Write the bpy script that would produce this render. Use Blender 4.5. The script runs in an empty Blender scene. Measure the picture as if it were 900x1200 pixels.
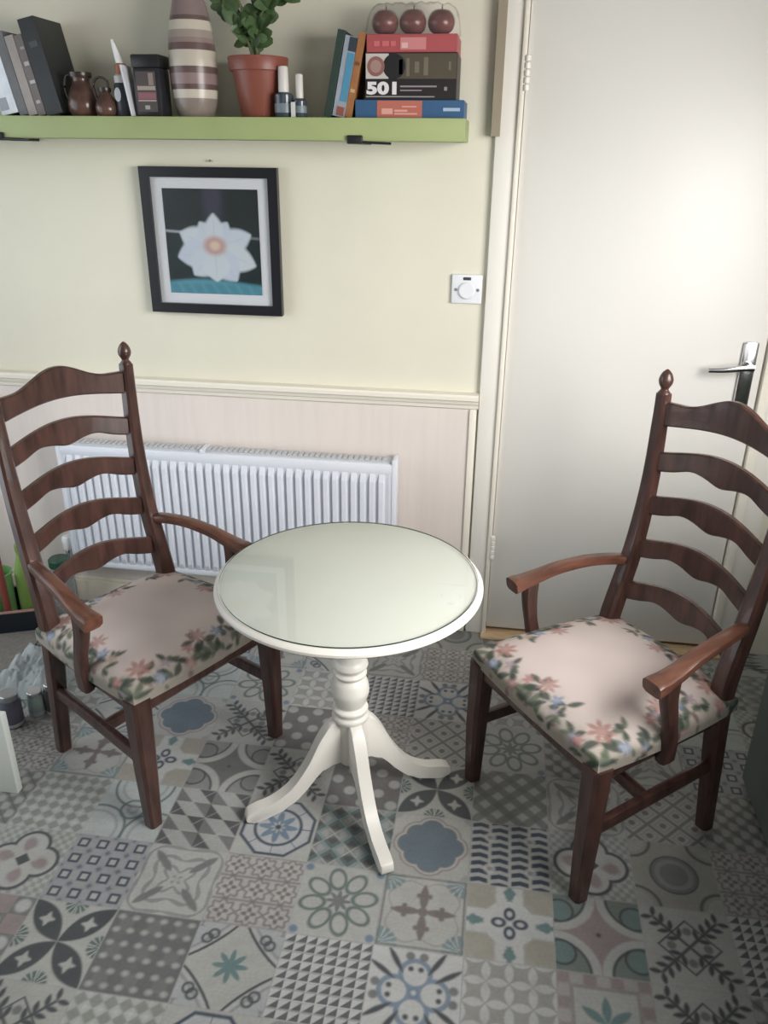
import bpy, bmesh, math, random
import numpy as np
from mathutils import Vector, Matrix, noise
random.seed(7); rng = np.random.default_rng(7)
C = bpy.context.scene.collection
PI = math.pi
R = math.radians

# ------------------------------------------------------------------ materials
def mat(name, col, rough=.5, metal=0., spec=.5, var=0., vscale=12., stretch=None, bump=0., bscale=60., trans=0., alpha=1., coat=0., ior=1.45):
    m = bpy.data.materials.new(name); m.use_nodes = True
    nt = m.node_tree; b = nt.nodes['Principled BSDF']
    b.inputs['Base Color'].default_value = (*col, 1)
    b.inputs['Roughness'].default_value = rough
    b.inputs['Metallic'].default_value = metal
    b.inputs['Specular IOR Level'].default_value = spec
    b.inputs['Transmission Weight'].default_value = trans
    b.inputs['Alpha'].default_value = alpha
    b.inputs['Coat Weight'].default_value = coat
    b.inputs['IOR'].default_value = ior
    tc = nt.nodes.new('ShaderNodeTexCoord')
    mp = nt.nodes.new('ShaderNodeMapping')
    nt.links.new(tc.outputs['Object'], mp.inputs['Vector'])
    if stretch: mp.inputs['Scale'].default_value = stretch
    if var > 0:
        n = nt.nodes.new('ShaderNodeTexNoise'); n.inputs['Scale'].default_value = vscale; n.inputs['Detail'].default_value = 5
        nt.links.new(mp.outputs['Vector'], n.inputs['Vector'])
        r = nt.nodes.new('ShaderNodeValToRGB')
        r.color_ramp.elements[0].position = .3; r.color_ramp.elements[1].position = .7
        r.color_ramp.elements[0].color = (*[max(0, c * (1 - var)) for c in col], 1)
        r.color_ramp.elements[1].color = (*[min(1, c * (1 + var)) for c in col], 1)
        nt.links.new(n.outputs['Fac'], r.inputs['Fac'])
        nt.links.new(r.outputs['Color'], b.inputs['Base Color'])
    if bump > 0:
        n2 = nt.nodes.new('ShaderNodeTexNoise'); n2.inputs['Scale'].default_value = bscale; n2.inputs['Detail'].default_value = 3
        nt.links.new(mp.outputs['Vector'], n2.inputs['Vector'])
        bp = nt.nodes.new('ShaderNodeBump'); bp.inputs['Strength'].default_value = bump; bp.inputs['Distance'].default_value = .004
        nt.links.new(n2.outputs['Fac'], bp.inputs['Height']); nt.links.new(bp.outputs['Normal'], b.inputs['Normal'])
    return m

def attr_mat(name, rough=.5, spec=.5, bump=0., bscale=300.):
    m = mat(name, (.5, .5, .5), rough, spec=spec, bump=bump, bscale=bscale)
    nt = m.node_tree; a = nt.nodes.new('ShaderNodeVertexColor'); a.layer_name = 'Col'
    nt.links.new(a.outputs['Color'], nt.nodes['Principled BSDF'].inputs['Base Color'])
    return m

M = {}
M['cream'] = mat('cream_paint', (.69, .66, .545), .55, var=.03, vscale=3, bump=.05, bscale=40)
M['panel'] = mat('pale_pink_board', (.73, .655, .605), .5, var=.03, vscale=6, stretch=(8, 8, .6))
M['trim'] = mat('cream_gloss', (.78, .735, .64), .55)
M['door'] = mat('door_paint', (.70, .68, .64), .40, var=.015, vscale=2)
M['arch'] = mat('frame_paint', (.76, .73, .67), .35)
M['shade_strip'] = mat('shade_strip_brown', (.30, .255, .185), .6)
M['skirt'] = mat('skirting_paint', (.72, .66, .56), .4)
M['oak'] = mat('threshold_oak', (.62, .44, .26), .5, var=.2, vscale=20, stretch=(1, 12, 12))
M['dark'] = mat('dark_gap', (.02, .018, .016), .8)
M['ceil'] = mat('ceiling_white', (.6, .59, .57), .8)
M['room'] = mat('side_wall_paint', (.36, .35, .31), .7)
M['rad'] = mat('radiator_enamel', (.70, .72, .78), .3)
M['radgrille'] = mat('radiator_grille', (.50, .51, .53), .45)
M['wood'] = mat('chair_wood', (.062, .028, .022), .34, var=.45, vscale=7, stretch=(6, 6, 1.2), bump=.05, bscale=40, coat=.25)
M['woodarm'] = mat('lit_arm_wood', (.115, .046, .029), .36, var=.4, vscale=8, stretch=(6, 1.2, 6), coat=.2)  # chair wood made lighter and redder, light on the arms put into colour
M['table'] = mat('table_paint', (.72, .69, .635), .35, var=.02, vscale=5)
M['glass'] = mat('table_glass', (.975, .99, .975), .015, trans=1., ior=1.5)
M['shelf'] = mat('shelf_green', (.31, .365, .16), .5, var=.05, vscale=5)
M['black'] = mat('black_satin', (.014, .014, .016), .4)
M['frame'] = mat('frame_black', (.014, .014, .018), .3)
M['mount'] = mat('mount_white', (.62, .63, .66), .35)
M['chrome'] = mat('chrome', (.62, .62, .63), .18, metal=1.)
M['white'] = mat('white_plastic', (.78, .78, .78), .35)
M['switch'] = mat('switch_white', (.74, .75, .78), .3)
M['terra'] = mat('plant_pot_plastic', (.21, .065, .045), .4)
M['soil'] = mat('soil', (.04, .025, .015), .9)
M['leaf'] = mat('leaf_green', (.055, .10, .035), .45, var=.4, vscale=30)
M['stem'] = mat('stem_green', (.10, .12, .05), .6)
M['cab'] = mat('cabinet_greygreen', (.12, .145, .13), .5, var=.06, vscale=4)
M['board'] = mat('white_board', (.62, .66, .62), .5)
M['greenlid'] = mat('dark_green_lid', (.02, .07, .045), .35)
M['lime'] = mat('lime_plastic', (.24, .38, .10), .35)
M['green'] = mat('green_plastic', (.16, .34, .12), .4)
M['red'] = mat('red_pole', (.24, .06, .045), .45)
M['blackblue'] = mat('black_box', (.012, .018, .024), .45)
M['pinkrim'] = mat('pinkish_rim', (.35, .20, .17), .5)
M['mat'] = mat('grey_mat', (.25, .23, .21), .9, var=.15, vscale=60, bump=.3, bscale=300)
M['film'] = mat('clear_film', (.93, .95, .95), .12, trans=.9, alpha=.42, ior=1.15)
M['bag'] = mat('clear_bag', (.80, .86, .86), .12, trans=.2, alpha=.5, ior=1.15)
M['jarglass'] = mat('jar_glass', (.75, .80, .80), .05, trans=.75, ior=1.4)
def clear(name, tint):
    m = bpy.data.materials.new(name); m.use_nodes = True; nt = m.node_tree; nt.nodes.clear()
    o = nt.nodes.new('ShaderNodeOutputMaterial'); mx = nt.nodes.new('ShaderNodeMixShader'); t = nt.nodes.new('ShaderNodeBsdfTransparent'); g = nt.nodes.new('ShaderNodeBsdfGlossy'); f = nt.nodes.new('ShaderNodeFresnel')
    t.inputs['Color'].default_value = (*tint, 1); g.inputs['Roughness'].default_value = .015; f.inputs['IOR'].default_value = 1.62
    ge = nt.nodes.new('ShaderNodeNewGeometry'); ma = nt.nodes.new('ShaderNodeMath'); ma.operation = 'MULTIPLY_ADD'; ma.inputs[1].default_value = -1; ma.inputs[2].default_value = 1; mu = nt.nodes.new('ShaderNodeMath'); mu.operation = 'MULTIPLY'
    nt.links.new(ge.outputs['Backfacing'], ma.inputs[0]); nt.links.new(ma.outputs[0], mu.inputs[0]); nt.links.new(f.outputs[0], mu.inputs[1])
    for a, b in ((mu.outputs[0], mx.inputs[0]), (t.outputs[0], mx.inputs[1]), (g.outputs[0], mx.inputs[2]), (mx.outputs[0], o.inputs[0])): nt.links.new(a, b)
    return m
M['glass'] = clear('table_glass', (.95, .968, .962))
M['sheet'] = mat('picture_glass', (1, 1, 1), .02, trans=1., alpha=.18, ior=1.45)

def flat(key, col, rough=.5, **k):
    if key not in M: M[key] = mat(key, col, rough, **k)
    return M[key]

# ------------------------------------------------------------------ mesh helpers
def obj(name, bm, m, parent=None, smooth=False, angle=35):
    me = bpy.data.meshes.new(name)
    bmesh.ops.recalc_face_normals(bm, faces=bm.faces)
    bm.to_mesh(me); bm.free()
    for x in (m if isinstance(m, (list, tuple)) else [m]): me.materials.append(x)
    if smooth:
        for p in me.polygons: p.use_smooth = True
        try: me.set_sharp_from_angle(angle=R(angle))
        except Exception: pass
    o = bpy.data.objects.new(name, me); C.objects.link(o)
    if parent: o.parent = parent
    return o
def bx(bm, x0, x1, y0, y1, z0, z1, bev=0., seg=2, mi=0):
    vs = [bm.verts.new((x, y, z)) for x in (x0, x1) for y in (y0, y1) for z in (z0, z1)]
    fs = []
    for q in ((0, 1, 3, 2), (4, 6, 7, 5), (0, 4, 5, 1), (2, 3, 7, 6), (0, 2, 6, 4), (1, 5, 7, 3)):
        f = bm.faces.new([vs[i] for i in q]); f.material_index = mi; fs.append(f)
    if bev > 0:
        es = list({e for f in fs for e in f.edges})
        bmesh.ops.bevel(bm, geom=es, offset=bev, segments=seg, affect='EDGES', profile=.5)
    return fs
def box(name, x0, x1, y0, y1, z0, z1, m, parent=None, bev=0., seg=2):
    bm = bmesh.new(); bx(bm, x0, x1, y0, y1, z0, z1, bev, seg)
    return obj(name, bm, m, parent, smooth=bev > 0)
def lathe(bm, prof, seg=40, cx=0, cy=0, mi=0, cap=True):
    rings = []
    for r, z in prof:
        rings.append([bm.verts.new((cx + r * math.cos(2 * PI * i / seg), cy + r * math.sin(2 * PI * i / seg), z)) for i in range(seg)])
    for a, b in zip(rings, rings[1:]):
        for i in range(seg):
            f = bm.faces.new((a[i], a[(i + 1) % seg], b[(i + 1) % seg], b[i])); f.material_index = mi
    if cap:
        for rg, rev in ((rings[0], True), (rings[-1], False)):
            f = bm.faces.new(rg[::-1] if rev else rg); f.material_index = mi
def sweep(bm, pts, sizes, seg=8, power=4., mi=0, cap=True, up=(0, 0, 1)):
    """rounded section swept along pts; sizes = (half width across, half height) per point"""
    pts = [Vector(p) for p in pts]; rings = []
    for k, p in enumerate(pts):
        t = (pts[min(k + 1, len(pts) - 1)] - pts[max(k - 1, 0)]).normalized()
        u = Vector(up); a = t.cross(u)
        if a.length < 1e-4: a = t.cross(Vector((0, 1, 0)))
        a.normalize(); b = a.cross(t).normalized()
        sa, sb = sizes[k] if isinstance(sizes, list) else sizes
        ring = []
        for i in range(seg):
            th = 2 * PI * (i + .5) / seg; c, s = math.cos(th), math.sin(th)
            n = (abs(c) ** power + abs(s) ** power) ** (-1 / power)
            ring.append(bm.verts.new(p + a * (sa * c * n) + b * (sb * s * n)))
        rings.append(ring)
    for a, b in zip(rings, rings[1:]):
        for i in range(seg):
            f = bm.faces.new((a[i], a[(i + 1) % seg], b[(i + 1) % seg], b[i])); f.material_index = mi
    if cap:
        bm.faces.new(rings[0][::-1]).material_index = mi; bm.faces.new(rings[-1]).material_index = mi
def smoothpts(ctrl, n=24):
    """Catmull-Rom through control tuples of any length"""
    c = [np.array(x, float) for x in ctrl]; c = [2 * c[0] - c[1]] + c + [2 * c[-1] - c[-2]]
    out = []; m = len(c) - 3
    for k in range(n + 1):
        t = k / n * m; i = min(int(t), m - 1); f = t - i
        p0, p1, p2, p3 = c[i:i + 4]
        out.append(.5 * ((2 * p1) + (-p0 + p2) * f + (2 * p0 - 5 * p1 + 4 * p2 - p3) * f * f + (-p0 + 3 * p1 - 3 * p2 + p3) * f ** 3))
    return out
def thing(name, label, cat, loc=(0, 0, 0), rotz=0, group=None):
    o = bpy.data.objects.new(name, None); C.objects.link(o); o.empty_display_size = .05
    o.location = loc; o.rotation_euler = (0, 0, rotz); return tag(o, label, cat, group)
def tag(o, label, cat, group=None):
    o['label'] = label; o['category'] = cat
    if group: o['group'] = group
    return o
def struct(o, label=None):
    o['kind'] = 'structure'
    if label: o['label'] = label
    return o
def dup(root, loc, rotz, label):
    r = root.copy(); C.objects.link(r); r.location = loc; r.rotation_euler = (0, 0, rotz); r['label'] = label
    for ch in list(root.children):
        c = ch.copy(); C.objects.link(c); c.parent = r
        for g in ch.children:
            d = g.copy(); C.objects.link(d); d.parent = c
    return r
def grid_mesh(name, P, col, m, parent=None, smooth=True):
    """P (ny,nx,3) numpy grid, col (ny,nx,3)"""
    ny, nx = P.shape[:2]
    me = bpy.data.meshes.new(name)
    idx = np.arange(ny * nx).reshape(ny, nx)
    q = np.stack([idx[:-1, :-1], idx[:-1, 1:], idx[1:, 1:], idx[1:, :-1]], -1).reshape(-1, 4)
    me.vertices.add(ny * nx); me.vertices.foreach_set('co', P.reshape(-1).astype(np.float32))
    me.loops.add(q.size); me.loops.foreach_set('vertex_index', q.reshape(-1).astype(np.int32))
    me.polygons.add(len(q)); me.polygons.foreach_set('loop_start', (np.arange(len(q)) * 4).astype(np.int32))
    me.update(calc_edges=True)
    if smooth: me.polygons.foreach_set('use_smooth', np.ones(len(q), bool))
    if col is not None:
        a = me.color_attributes.new('Col', 'FLOAT_COLOR', 'POINT')
        cc = np.ones((ny * nx, 4), np.float32); cc[:, :3] = np.clip(col.reshape(-1, 3), 0, 1)
        a.data.foreach_set('color', cc.reshape(-1))
    me.materials.append(m); me.validate()
    o = bpy.data.objects.new(name, me); C.objects.link(o)
    if parent: o.parent = parent
    return o

# ------------------------------------------------------------------ floor tile patterns (numpy, u right, v away from the camera)
def S(d, w=.014): return np.clip(.5 - d / (2 * w), 0, 1)            # 1 inside where d<0
def ring(d, t, w=.012): return S(np.abs(d) - t, w)
def mix(c, k, m): return c * (1 - m[..., None]) + np.array(k) * m[..., None]
def base(u, k): return np.ones(u.shape + (3,)) * np.array(k)
def rot(x, y, a): c, s = math.cos(a), math.sin(a); return x * c + y * s, -x * s + y * c
def ves(x, y, L, W):                                                # pointed leaf along x, half length L, half width W
    return np.abs(y) - W * (1 - (x / L) ** 2) + 10. * np.clip(np.abs(x) - L, 0, 1)
def circ(x, y, r): return np.hypot(x, y) - r
LT, LT2 = (.42, .42, .40), (.50, .50, .495)
GY, MG = (.27, .275, .265), (.19, .195, .19)
DK, NV = (.082, .088, .095), (.065, .082, .112)
TL, BL = (.15, .23, .23), (.17, .23, .30)
BG, PK, BR, GN = (.35, .335, .29), (.29, .245, .24), (.19, .165, .16), (.19, .22, .20)
def fr(a): return a - np.floor(a)
def tile(k, u, v):
    x, y = u - .5, v - .5; ax, ay = np.abs(x), np.abs(y); r = np.hypot(x, y); th = np.arctan2(y, x)
    mx, mn = np.maximum(ax, ay), np.minimum(ax, ay)
    c = base(u, LT)
    if k == 'graydots':
        c = base(u, MG); c = mix(c, (.15, .155, .155), S(.5 - np.abs(fr(u * 3) - .5) * 2, .1) * .8); c = mix(c, (.15, .155, .155), S(.5 - np.abs(fr(v * 3) - .5) * 2, .1) * .8)
        c = mix(c, LT, S(circ((fr(u * 6) - .5) / 1.25, fr(v * 6) - .5, .20), .10) * .85)
    elif k == 'scroll':
        a = (ax ** .8 + ay ** .8) ** 1.25; c = mix(c, (.40, .41, .42), S(.66 - a)); c = mix(c, DK, ring(a - .62, .026)); c = mix(c, GY, ring(a - .76, .025) * .8); c = mix(c, LT2, ring(a - .69, .02) * .5)
        c = mix(c, TL, S(r - .20 * (.72 + .28 * np.cos(8 * th)), .02))
        for sx, sy in ((.30, .36), (.36, .30)): c = mix(c, DK, ring(circ(ax - sx, ay - sy, .055), .014)); 
        c = mix(c, NV, S(.44 - mn, .02) * S(np.sin(40 * (x + y)) * np.sin(40 * (x - y)), .5) * .7)
    elif k == 'triangles':
        c = base(u, LT2); fu, fv = fr(u * 8), fr(v * 9); c = mix(c, DK, S(fu - fv + .12, .06) * S(.86 - 1 + (1 - fv) - .86 * 1, .06) * .9 if False else S(np.maximum(fv - fu, .08 - fv) , .06) * .9)
        c = mix(c, GY, S(np.abs(fv - .96) - .06, .03) * .5)
    elif k == 'quadflower':
        c = base(u, LT2); d1, d2 = rot(ax, ay, PI / 4)
        c = mix(c, BL, ring(circ(mx - .21, mn, .16), .028) * .9); c = mix(c, DK, S(circ(mx - .27, mn - .055, .03)))
        for s in (PI / 4 - .22, PI / 4 + .22):
            a, b = rot(ax, ay, s); c = mix(c, DK, S(ves(a - .43, b, .18, .032)))
        c = mix(c, MG, S(circ(mx - .42, mn - .075, .05))); c = mix(c, BL, S(r - .06)); c = mix(c, LT2, S(r - .025))
    elif k == 'petals':
        c = base(u, (.31, .31, .29)); fu, fv = fr(u * 4) - .5, fr(v * 4) - .5
        hu, hv = fr(u * 4 + .5) - .5, fr(v * 4 + .5) - .5; c = mix(c, LT2, S(np.minimum(ves(fu * 2, hv * 2, .95, .40), ves(fv * 2, hu * 2, .95, .40)), .08) * .85)
        c = mix(c, BG, S(np.abs(fr(u * 2) - .5) + np.abs(fr(v * 2) - .5) - .2, .05) * .25)
    elif k == 'leaf':
        c = mix(c, PK, S(.34 - mx, .02)); c = mix(c, LT, S(np.sin(22 * u) * np.sin(22 * v), .3) * S(.36 - mx) * .7); c = mix(c, GY, ring(mx - .34, .012))
        for s in (.6, PI - .6, -.6, PI + .6, PI / 2): a, b = rot(x, y + .05, s); c = mix(c, TL, S(ves(a - .16, b, .15, .05)))
    elif k == 'foliage':
        c = base(u, (.40, .40, .38)); a, b = rot(ax, ay, PI / 4); c = mix(c, DK, S(np.abs(b) - .018) * S(a - .5))
        for q in (.14, .26, .38, .5):
            for s in (.9, -.9): l, w = rot(a - q, b, s); c = mix(c, DK, S(ves(l - .075, w, .075, .03)))
        c = mix(c, DK, ring(ax + ay - .34, .014)); c = mix(c, MG, S(circ(mx - .2, mn, .05)))
    elif k == 'fourpetal':
        c = base(u, (.42, .425, .40)); a, b = rot(ax, ay, PI / 4); c = mix(c, DK, S(ves(a - .35, b, .35, .145)))
        for s in (0, PI / 2): l, w = rot(a - .36, b, s + PI / 4); c = mix(c, LT, S(ves(l, w, .10, .035)))
        c = mix(c, (.12, .16, .15), S(circ(mx - .5, mn, .14)) * S(np.sin(np.arctan2(mn, .52 - mx) * 14) - .5, .4) )
    elif k == 'pinkcheck':
        c = base(u, MG); ch = ((np.floor(u * 4) + np.floor(v * 4)) % 2); c = mix(c, PK, ch); c = mix(c, LT2, S(circ(fr(u * 4) - .5, fr(v * 4) - .5, .36), .08) * (1 - ch) * .85)
    elif k == 'checkdiag':
        a, b = (x + y) * 3, (x - y) * 3; c = base(u, (.22, .23, .215)); c = mix(c, LT, S(np.maximum(np.abs(fr(a) - .5), np.abs(fr(b) - .5)) - .25, .06)); c = mix(c, (.15, .155, .15), S(np.maximum(np.abs(fr(a + .5) - .5), np.abs(fr(b + .5) - .5)) - .22, .06) * .6)
    elif k == 'squares':
        fu, fv = fr(u * 4) - .5, fr(v * 4) - .5; m_ = np.maximum(np.abs(fu), np.abs(fv)); gu, gv = fr(u * 4 + .5) - .5, fr(v * 4 + .5) - .5; m2 = np.maximum(np.abs(gu), np.abs(gv))
        c = base(u, (.33, .34, .34)); c = mix(c, LT, S(m_ - .27, .03)); c = mix(c, NV, ring(m_ - .22, .065, .03)); c = mix(c, (.30, .31, .33), S(m2 - .24, .03)); c = mix(c, (.17, .18, .20), S(np.abs(gu) + np.abs(gv) - .16, .04))
    elif k == 'quatrefoil':
        d = np.minimum(circ(mx - .22, mn, .22), mx + mn - .3); c = mix(c, GN, S(-d) * S(np.sin(50 * u + 6 * v) * np.sin(47 * v), .4) * .6)
        c = mix(c, LT, S(d)); c = mix(c, DK, ring(d, .022)); c = mix(c, PK, S(circ(mx - .24, mn, .09) + .03 * np.sin(6 * th), .03)); c = mix(c, DK, S(ax + ay - .10))
    elif k == 'damask':
        q = np.cos(5 * th * 0 + 4 * th) * .5; c = mix(c, GY, S(np.abs(np.sin(9 * r * 2 + 1.2 * np.cos(4 * th))) - .42 + .2 * np.cos(8 * th), .12))
        for s in (0., .5): a, b = rot(ax, ay, PI / 4); c = mix(c, MG, S(ves(a - .3 - s * .25, b, .14, .05)))
    elif k == 'medal':
        c = base(u, (.42, .41, .395)); fu, fv = fr(u * 3) - .5, fr(v * 3) - .5; rr = np.hypot(fu, fv); t2 = np.arctan2(fv, fu)
        c = mix(c, BR, S(rr - .27 * (.7 + .3 * np.cos(4 * t2)), .05)); c = mix(c, LT, S(rr - .08, .04)); c = mix(c, BR, ring(rr - .42 - .06 * np.cos(8 * t2), .05, .05) * .9); c = mix(c, BR, S(np.abs(np.abs(fv) - .5) - .05, .03) * .7)
    elif k == 'greenrings':
        for q in range(8):
            a, b = rot(x, y, q * PI / 4 + .2); c = mix(c, (.13, .17, .155), ring(np.hypot((a - .31) / 1.5, b) - .095, .016))
        c = mix(c, MG, S(r - .15 * (.75 + .25 * np.cos(8 * th)))); c = mix(c, BL, S(circ(ax - .44, ay - .44, .05)))
    elif k == 'fans':
        dc = np.hypot(.46 - ax, .46 - ay); c = mix(c, (.20, .28, .30), S(dc - .21) * S(np.sin(np.arctan2(.46 - ay, .46 - ax) * 16) - .45, .4)); 
        c = mix(c, BR, S(np.minimum(ves(mx - .2, mn, .19, .055), circ(mx - .22, mn - .06, .035)))); c = mix(c, BR, S(r - .06)); c = mix(c, MG, ring(mx - .475, .012)); c = mix(c, BR, ring(mx - .42 + .06 * np.cos(4 * th) ** 2, .008) * .5)
    elif k == 'beigecross':
        c = base(u, BG); c = mix(c, LT2, S(np.minimum(mn - .16, ax + ay - .42), .02)); c = mix(c, TL, S(np.minimum(circ(mx - .40, mn, .075), np.maximum(mn - .03, .3 - mx)), .015))
        c = mix(c, LT2, S(circ(mx - .36, mn - .10, .05))); c = mix(c, NV, ring(np.hypot((mx - .125) / 1.3, mn) - .05, .018)); 
    elif k in ('star', 'stardark'):
        a = circ(ax - .5, ay - .5, .5); k1 = PK if k == 'star' else MG
        c = base(u, k1) if k == 'star' else base(u, (.17, .17, .165)); c = mix(c, LT, S(a)); c = mix(c, GN if k == 'star' else GY, S(a + .10)); c = mix(c, DK, ring(a + .12, .012) )
        c = mix(c, TL if k == 'star' else MG, S(circ(ax - .5, ay - .27, .2)) * S(a + .1) * .6); c = mix(c, DK, ring(circ(ax - .42, ay - .27, .15), .014) * S(a + .1)); c = mix(c, DK, S(r - .025))
    elif k == 'diamonds':
        a, b = rot(u * 6, v * 6, PI / 4); fu, fv = fr(u * 6) - .5, fr(v * 6) - .5; c = base(u, (.27, .275, .25)); c = mix(c, (.42, .44, .42), S(.5 - np.abs(fu) - np.abs(fv) , .1)); c = mix(c, LT2, S(np.abs(np.abs(fu) - .5) + np.abs(np.abs(fv) - .5) - .18, .08))
    elif k == 'lightscroll':
        c = base(u, (.43, .46, .45)); 
        for cx_, cy_, q in ((.1, .1, .42), (.9, .1, .38), (.5, .95, .40), (.5, .5, .16)): c = mix(c, (.13, .17, .17), ring(circ(u - cx_, v - cy_, q), .016)); c = mix(c, GY, ring(circ(u - cx_, v - cy_, q - .1), .02) * .6)
    elif k == 'pinwheel':
        c = base(u, (.38, .385, .37)); fu, fv = fr(u * 4), fr(v * 4); iu, iv = np.floor(u * 4) % 2, np.floor(v * 4) % 2
        f1 = np.where(iu == 1, 1 - fu, fu); f2 = np.where(iv == 1, 1 - fv, fv); c = mix(c, (.11, .11, .115), S(f1 + f2 - 1, .05) * (iu == iv)); c = mix(c, MG, S(f1 - f2, .05) * (iu != iv)); c = mix(c, LT, S(np.abs(f1 - f2) - .05, .03) * .5)
    elif k == 'rosette':
        o8 = np.maximum(mx, (ax + ay) * .7071); c = mix(c, (.44, .45, .46), S(o8 - .45)); c = mix(c, NV, ring(o8 - .45, .02)); c = mix(c, BL, S(r - .26 * (.75 + .25 * np.cos(8 * th)))); c = mix(c, NV, ring(r - .30, .02) ); c = mix(c, NV, S(np.abs(np.sin(4 * th)) * r - .02) * S(.28 - r) * S(r - .44)); c = mix(c, LT, S(r - .10 * (.7 + .3 * np.cos(8 * th)))); c = mix(c, NV, S(r - .04))
    elif k == 'darkdiag':
        a, b = x + y, x - y; fa, fb = fr(a * 2) - .5, fr(b * 2) - .5; c = base(u, (.34, .35, .34)); c = mix(c, (.10, .105, .105), S(fa * fb, .03)); c = mix(c, LT, S(np.minimum(np.abs(fa), np.abs(fb)) - .025, .02)); c = mix(c, TL, S(.36 - np.maximum(np.abs(fa), np.abs(fb)), .02) * .5)
    elif k == 'medallion':
        d = np.minimum(np.minimum(circ(mx - .27, mn, .14), circ(ax - .17, ay - .17, .14)), r - .30); c = mix(c, PK, ring(d - .06, .012)); c = mix(c, LT2, S(d - .04) * .5); c = mix(c, MG, ring(d, .02)); c = mix(c, (.145, .185, .22), S(d)); c = mix(c, GY, S(circ(ax - .5, ay - .5, .1)) * .6)
    elif k == 'chevron':
        fu, fv = fr(u * 4) - .5, fr(v * 8 + .5 * (np.floor(u * 4) % 2)) - .5; c = mix(c, NV, S(np.abs(fv + .5 * np.abs(fu) - .15) - .27, .06) * S(np.abs(fu) - .42, .05)); c = mix(c, LT2, S(circ(fr(u * 2) - .5, fr(v * 2) - .5, .15), .03) * .7); c = mix(c, PK, S(circ(fr(u * 2) - .5, fr(v * 2) - .5, .06), .03))
    elif k == 'bigcircle':
        c = base(u, (.33, .33, .30)); c = mix(c, MG, S(r - .27)); c = mix(c, GY, ring(r - .2, .03)); c = mix(c, DK, ring(r - .28, .012)); c = mix(c, (.13, .135, .125), ring(circ(ax - .5, ay - .5, .27), .02)); c = mix(c, LT, S(circ(ax - .5, ay - .5, .2)) * .6)
    elif k == 'checkdots':
        ch = (np.floor(u * 5) + np.floor(v * 5)) % 2; c = base(u, (.15, .155, .155)); c = mix(c, BR, ch * .5); c = mix(c, LT, S(circ(fr(u * 5) - .5, fr(v * 5) - .5, .40), .08) * (1 - ch) * .85)
    elif k == 'diamondots':
        a, b = x + y, x - y; fa, fb = fr(a * 2.5) - .5, fr(b * 2.5) - .5; m_ = np.maximum(np.abs(fa), np.abs(fb)); c = mix(c, MG, S(.42 - m_, .04)); c = mix(c, BR, S(np.hypot(fa, fb) - .16, .04)); c = mix(c, GY, ring(m_ - .28, .03) * .7)
    else:                                                            # small all-over brocade
        c = base(u, (.38, .38, .36)); c = mix(c, MG, S(np.sin(26 * u) * np.sin(26 * v) + .2 * np.sin(51 * u), .4)); c = mix(c, DK, S(np.abs(np.sin(13 * (u + v))) - .16, .08) * .6)
    n = .5 - mx
    c = mix(c, (.36, .36, .35), S(n - .006, .006))                    # thin joint line
    return c
TX, TY, T = -.0347, -.9448, .2
LAY = {  # (column, row) as laid in the room, rows counted away from the wall
 (-3, 3): 'brocade', (-2, 3): 'medallion', (-1, 3): 'foliage', (0, 3): 'diamonds', (1, 3): 'rosette', (2, 3): 'damask', (3, 3): 'squares', (4, 3): 'star', (5, 3): 'brocade',
 (-2, 2): 'pinkcheck', (-1, 2): 'fourpetal', (0, 2): 'graydots', (1, 2): 'scroll', (2, 2): 'triangles', (3, 2): 'quadflower', (4, 2): 'petals', (5, 2): 'leaf', (6, 2): 'foliage', (7, 2): 'brocade',
 (-3, 1): 'foliage', (-2, 1): 'quatrefoil', (-1, 1): 'squares', (0, 1): 'damask', (1, 1): 'medal', (2, 1): 'greenrings', (3, 1): 'fans', (4, 1): 'beigecross', (5, 1): 'star', (6, 1): 'foliage', (7, 1): 'triangles',
 (-3, 0): 'brocade', (-2, 0): 'diamonds', (-1, 0): 'lightscroll', (0, 0): 'pinwheel', (1, 0): 'rosette', (2, 0): 'darkdiag', (3, 0): 'medallion', (4, 0): 'chevron', (5, 0): 'quatrefoil', (6, 0): 'bigcircle', (7, 0): 'medal',
 (-3, -1): 'medal', (-2, -1): 'fans', (-1, -1): 'beigecross', (0, -1): 'stardark', (1, -1): 'foliage', (2, -1): 'checkdots', (3, -1): 'fourpetal', (4, -1): 'checkdiag', (5, -1): 'damask', (6, -1): 'diamondots', (7, -1): 'brocade',
 (-2, -2): 'scroll', (-1, -2): 'medallion', (0, -2): 'foliage', (1, -2): 'checkdots', (2, -2): 'medal', (3, -2): 'diamondots', (4, -2): 'greenrings', (5, -2): 'brocade', (6, -2): 'damask', (7, -2): 'squares',
 (-2, -3): 'diamonds', (-1, -3): 'lightscroll', (0, -3): 'greenrings', (1, -3): 'petals', (2, -3): 'triangles', (3, -3): 'quadflower', (4, -3): 'petals', (5, -3): 'leaf', (6, -3): 'medal', (7, -3): 'lightscroll',
 (-1, -4): 'squares', (0, -4): 'fans', (1, -4): 'scroll', (2, -4): 'damask', (3, -4): 'medal', (4, -4): 'greenrings', (5, -4): 'fans', (6, -4): 'beigecross',
}
KINDS = sorted(set(LAY.values()))
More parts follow.
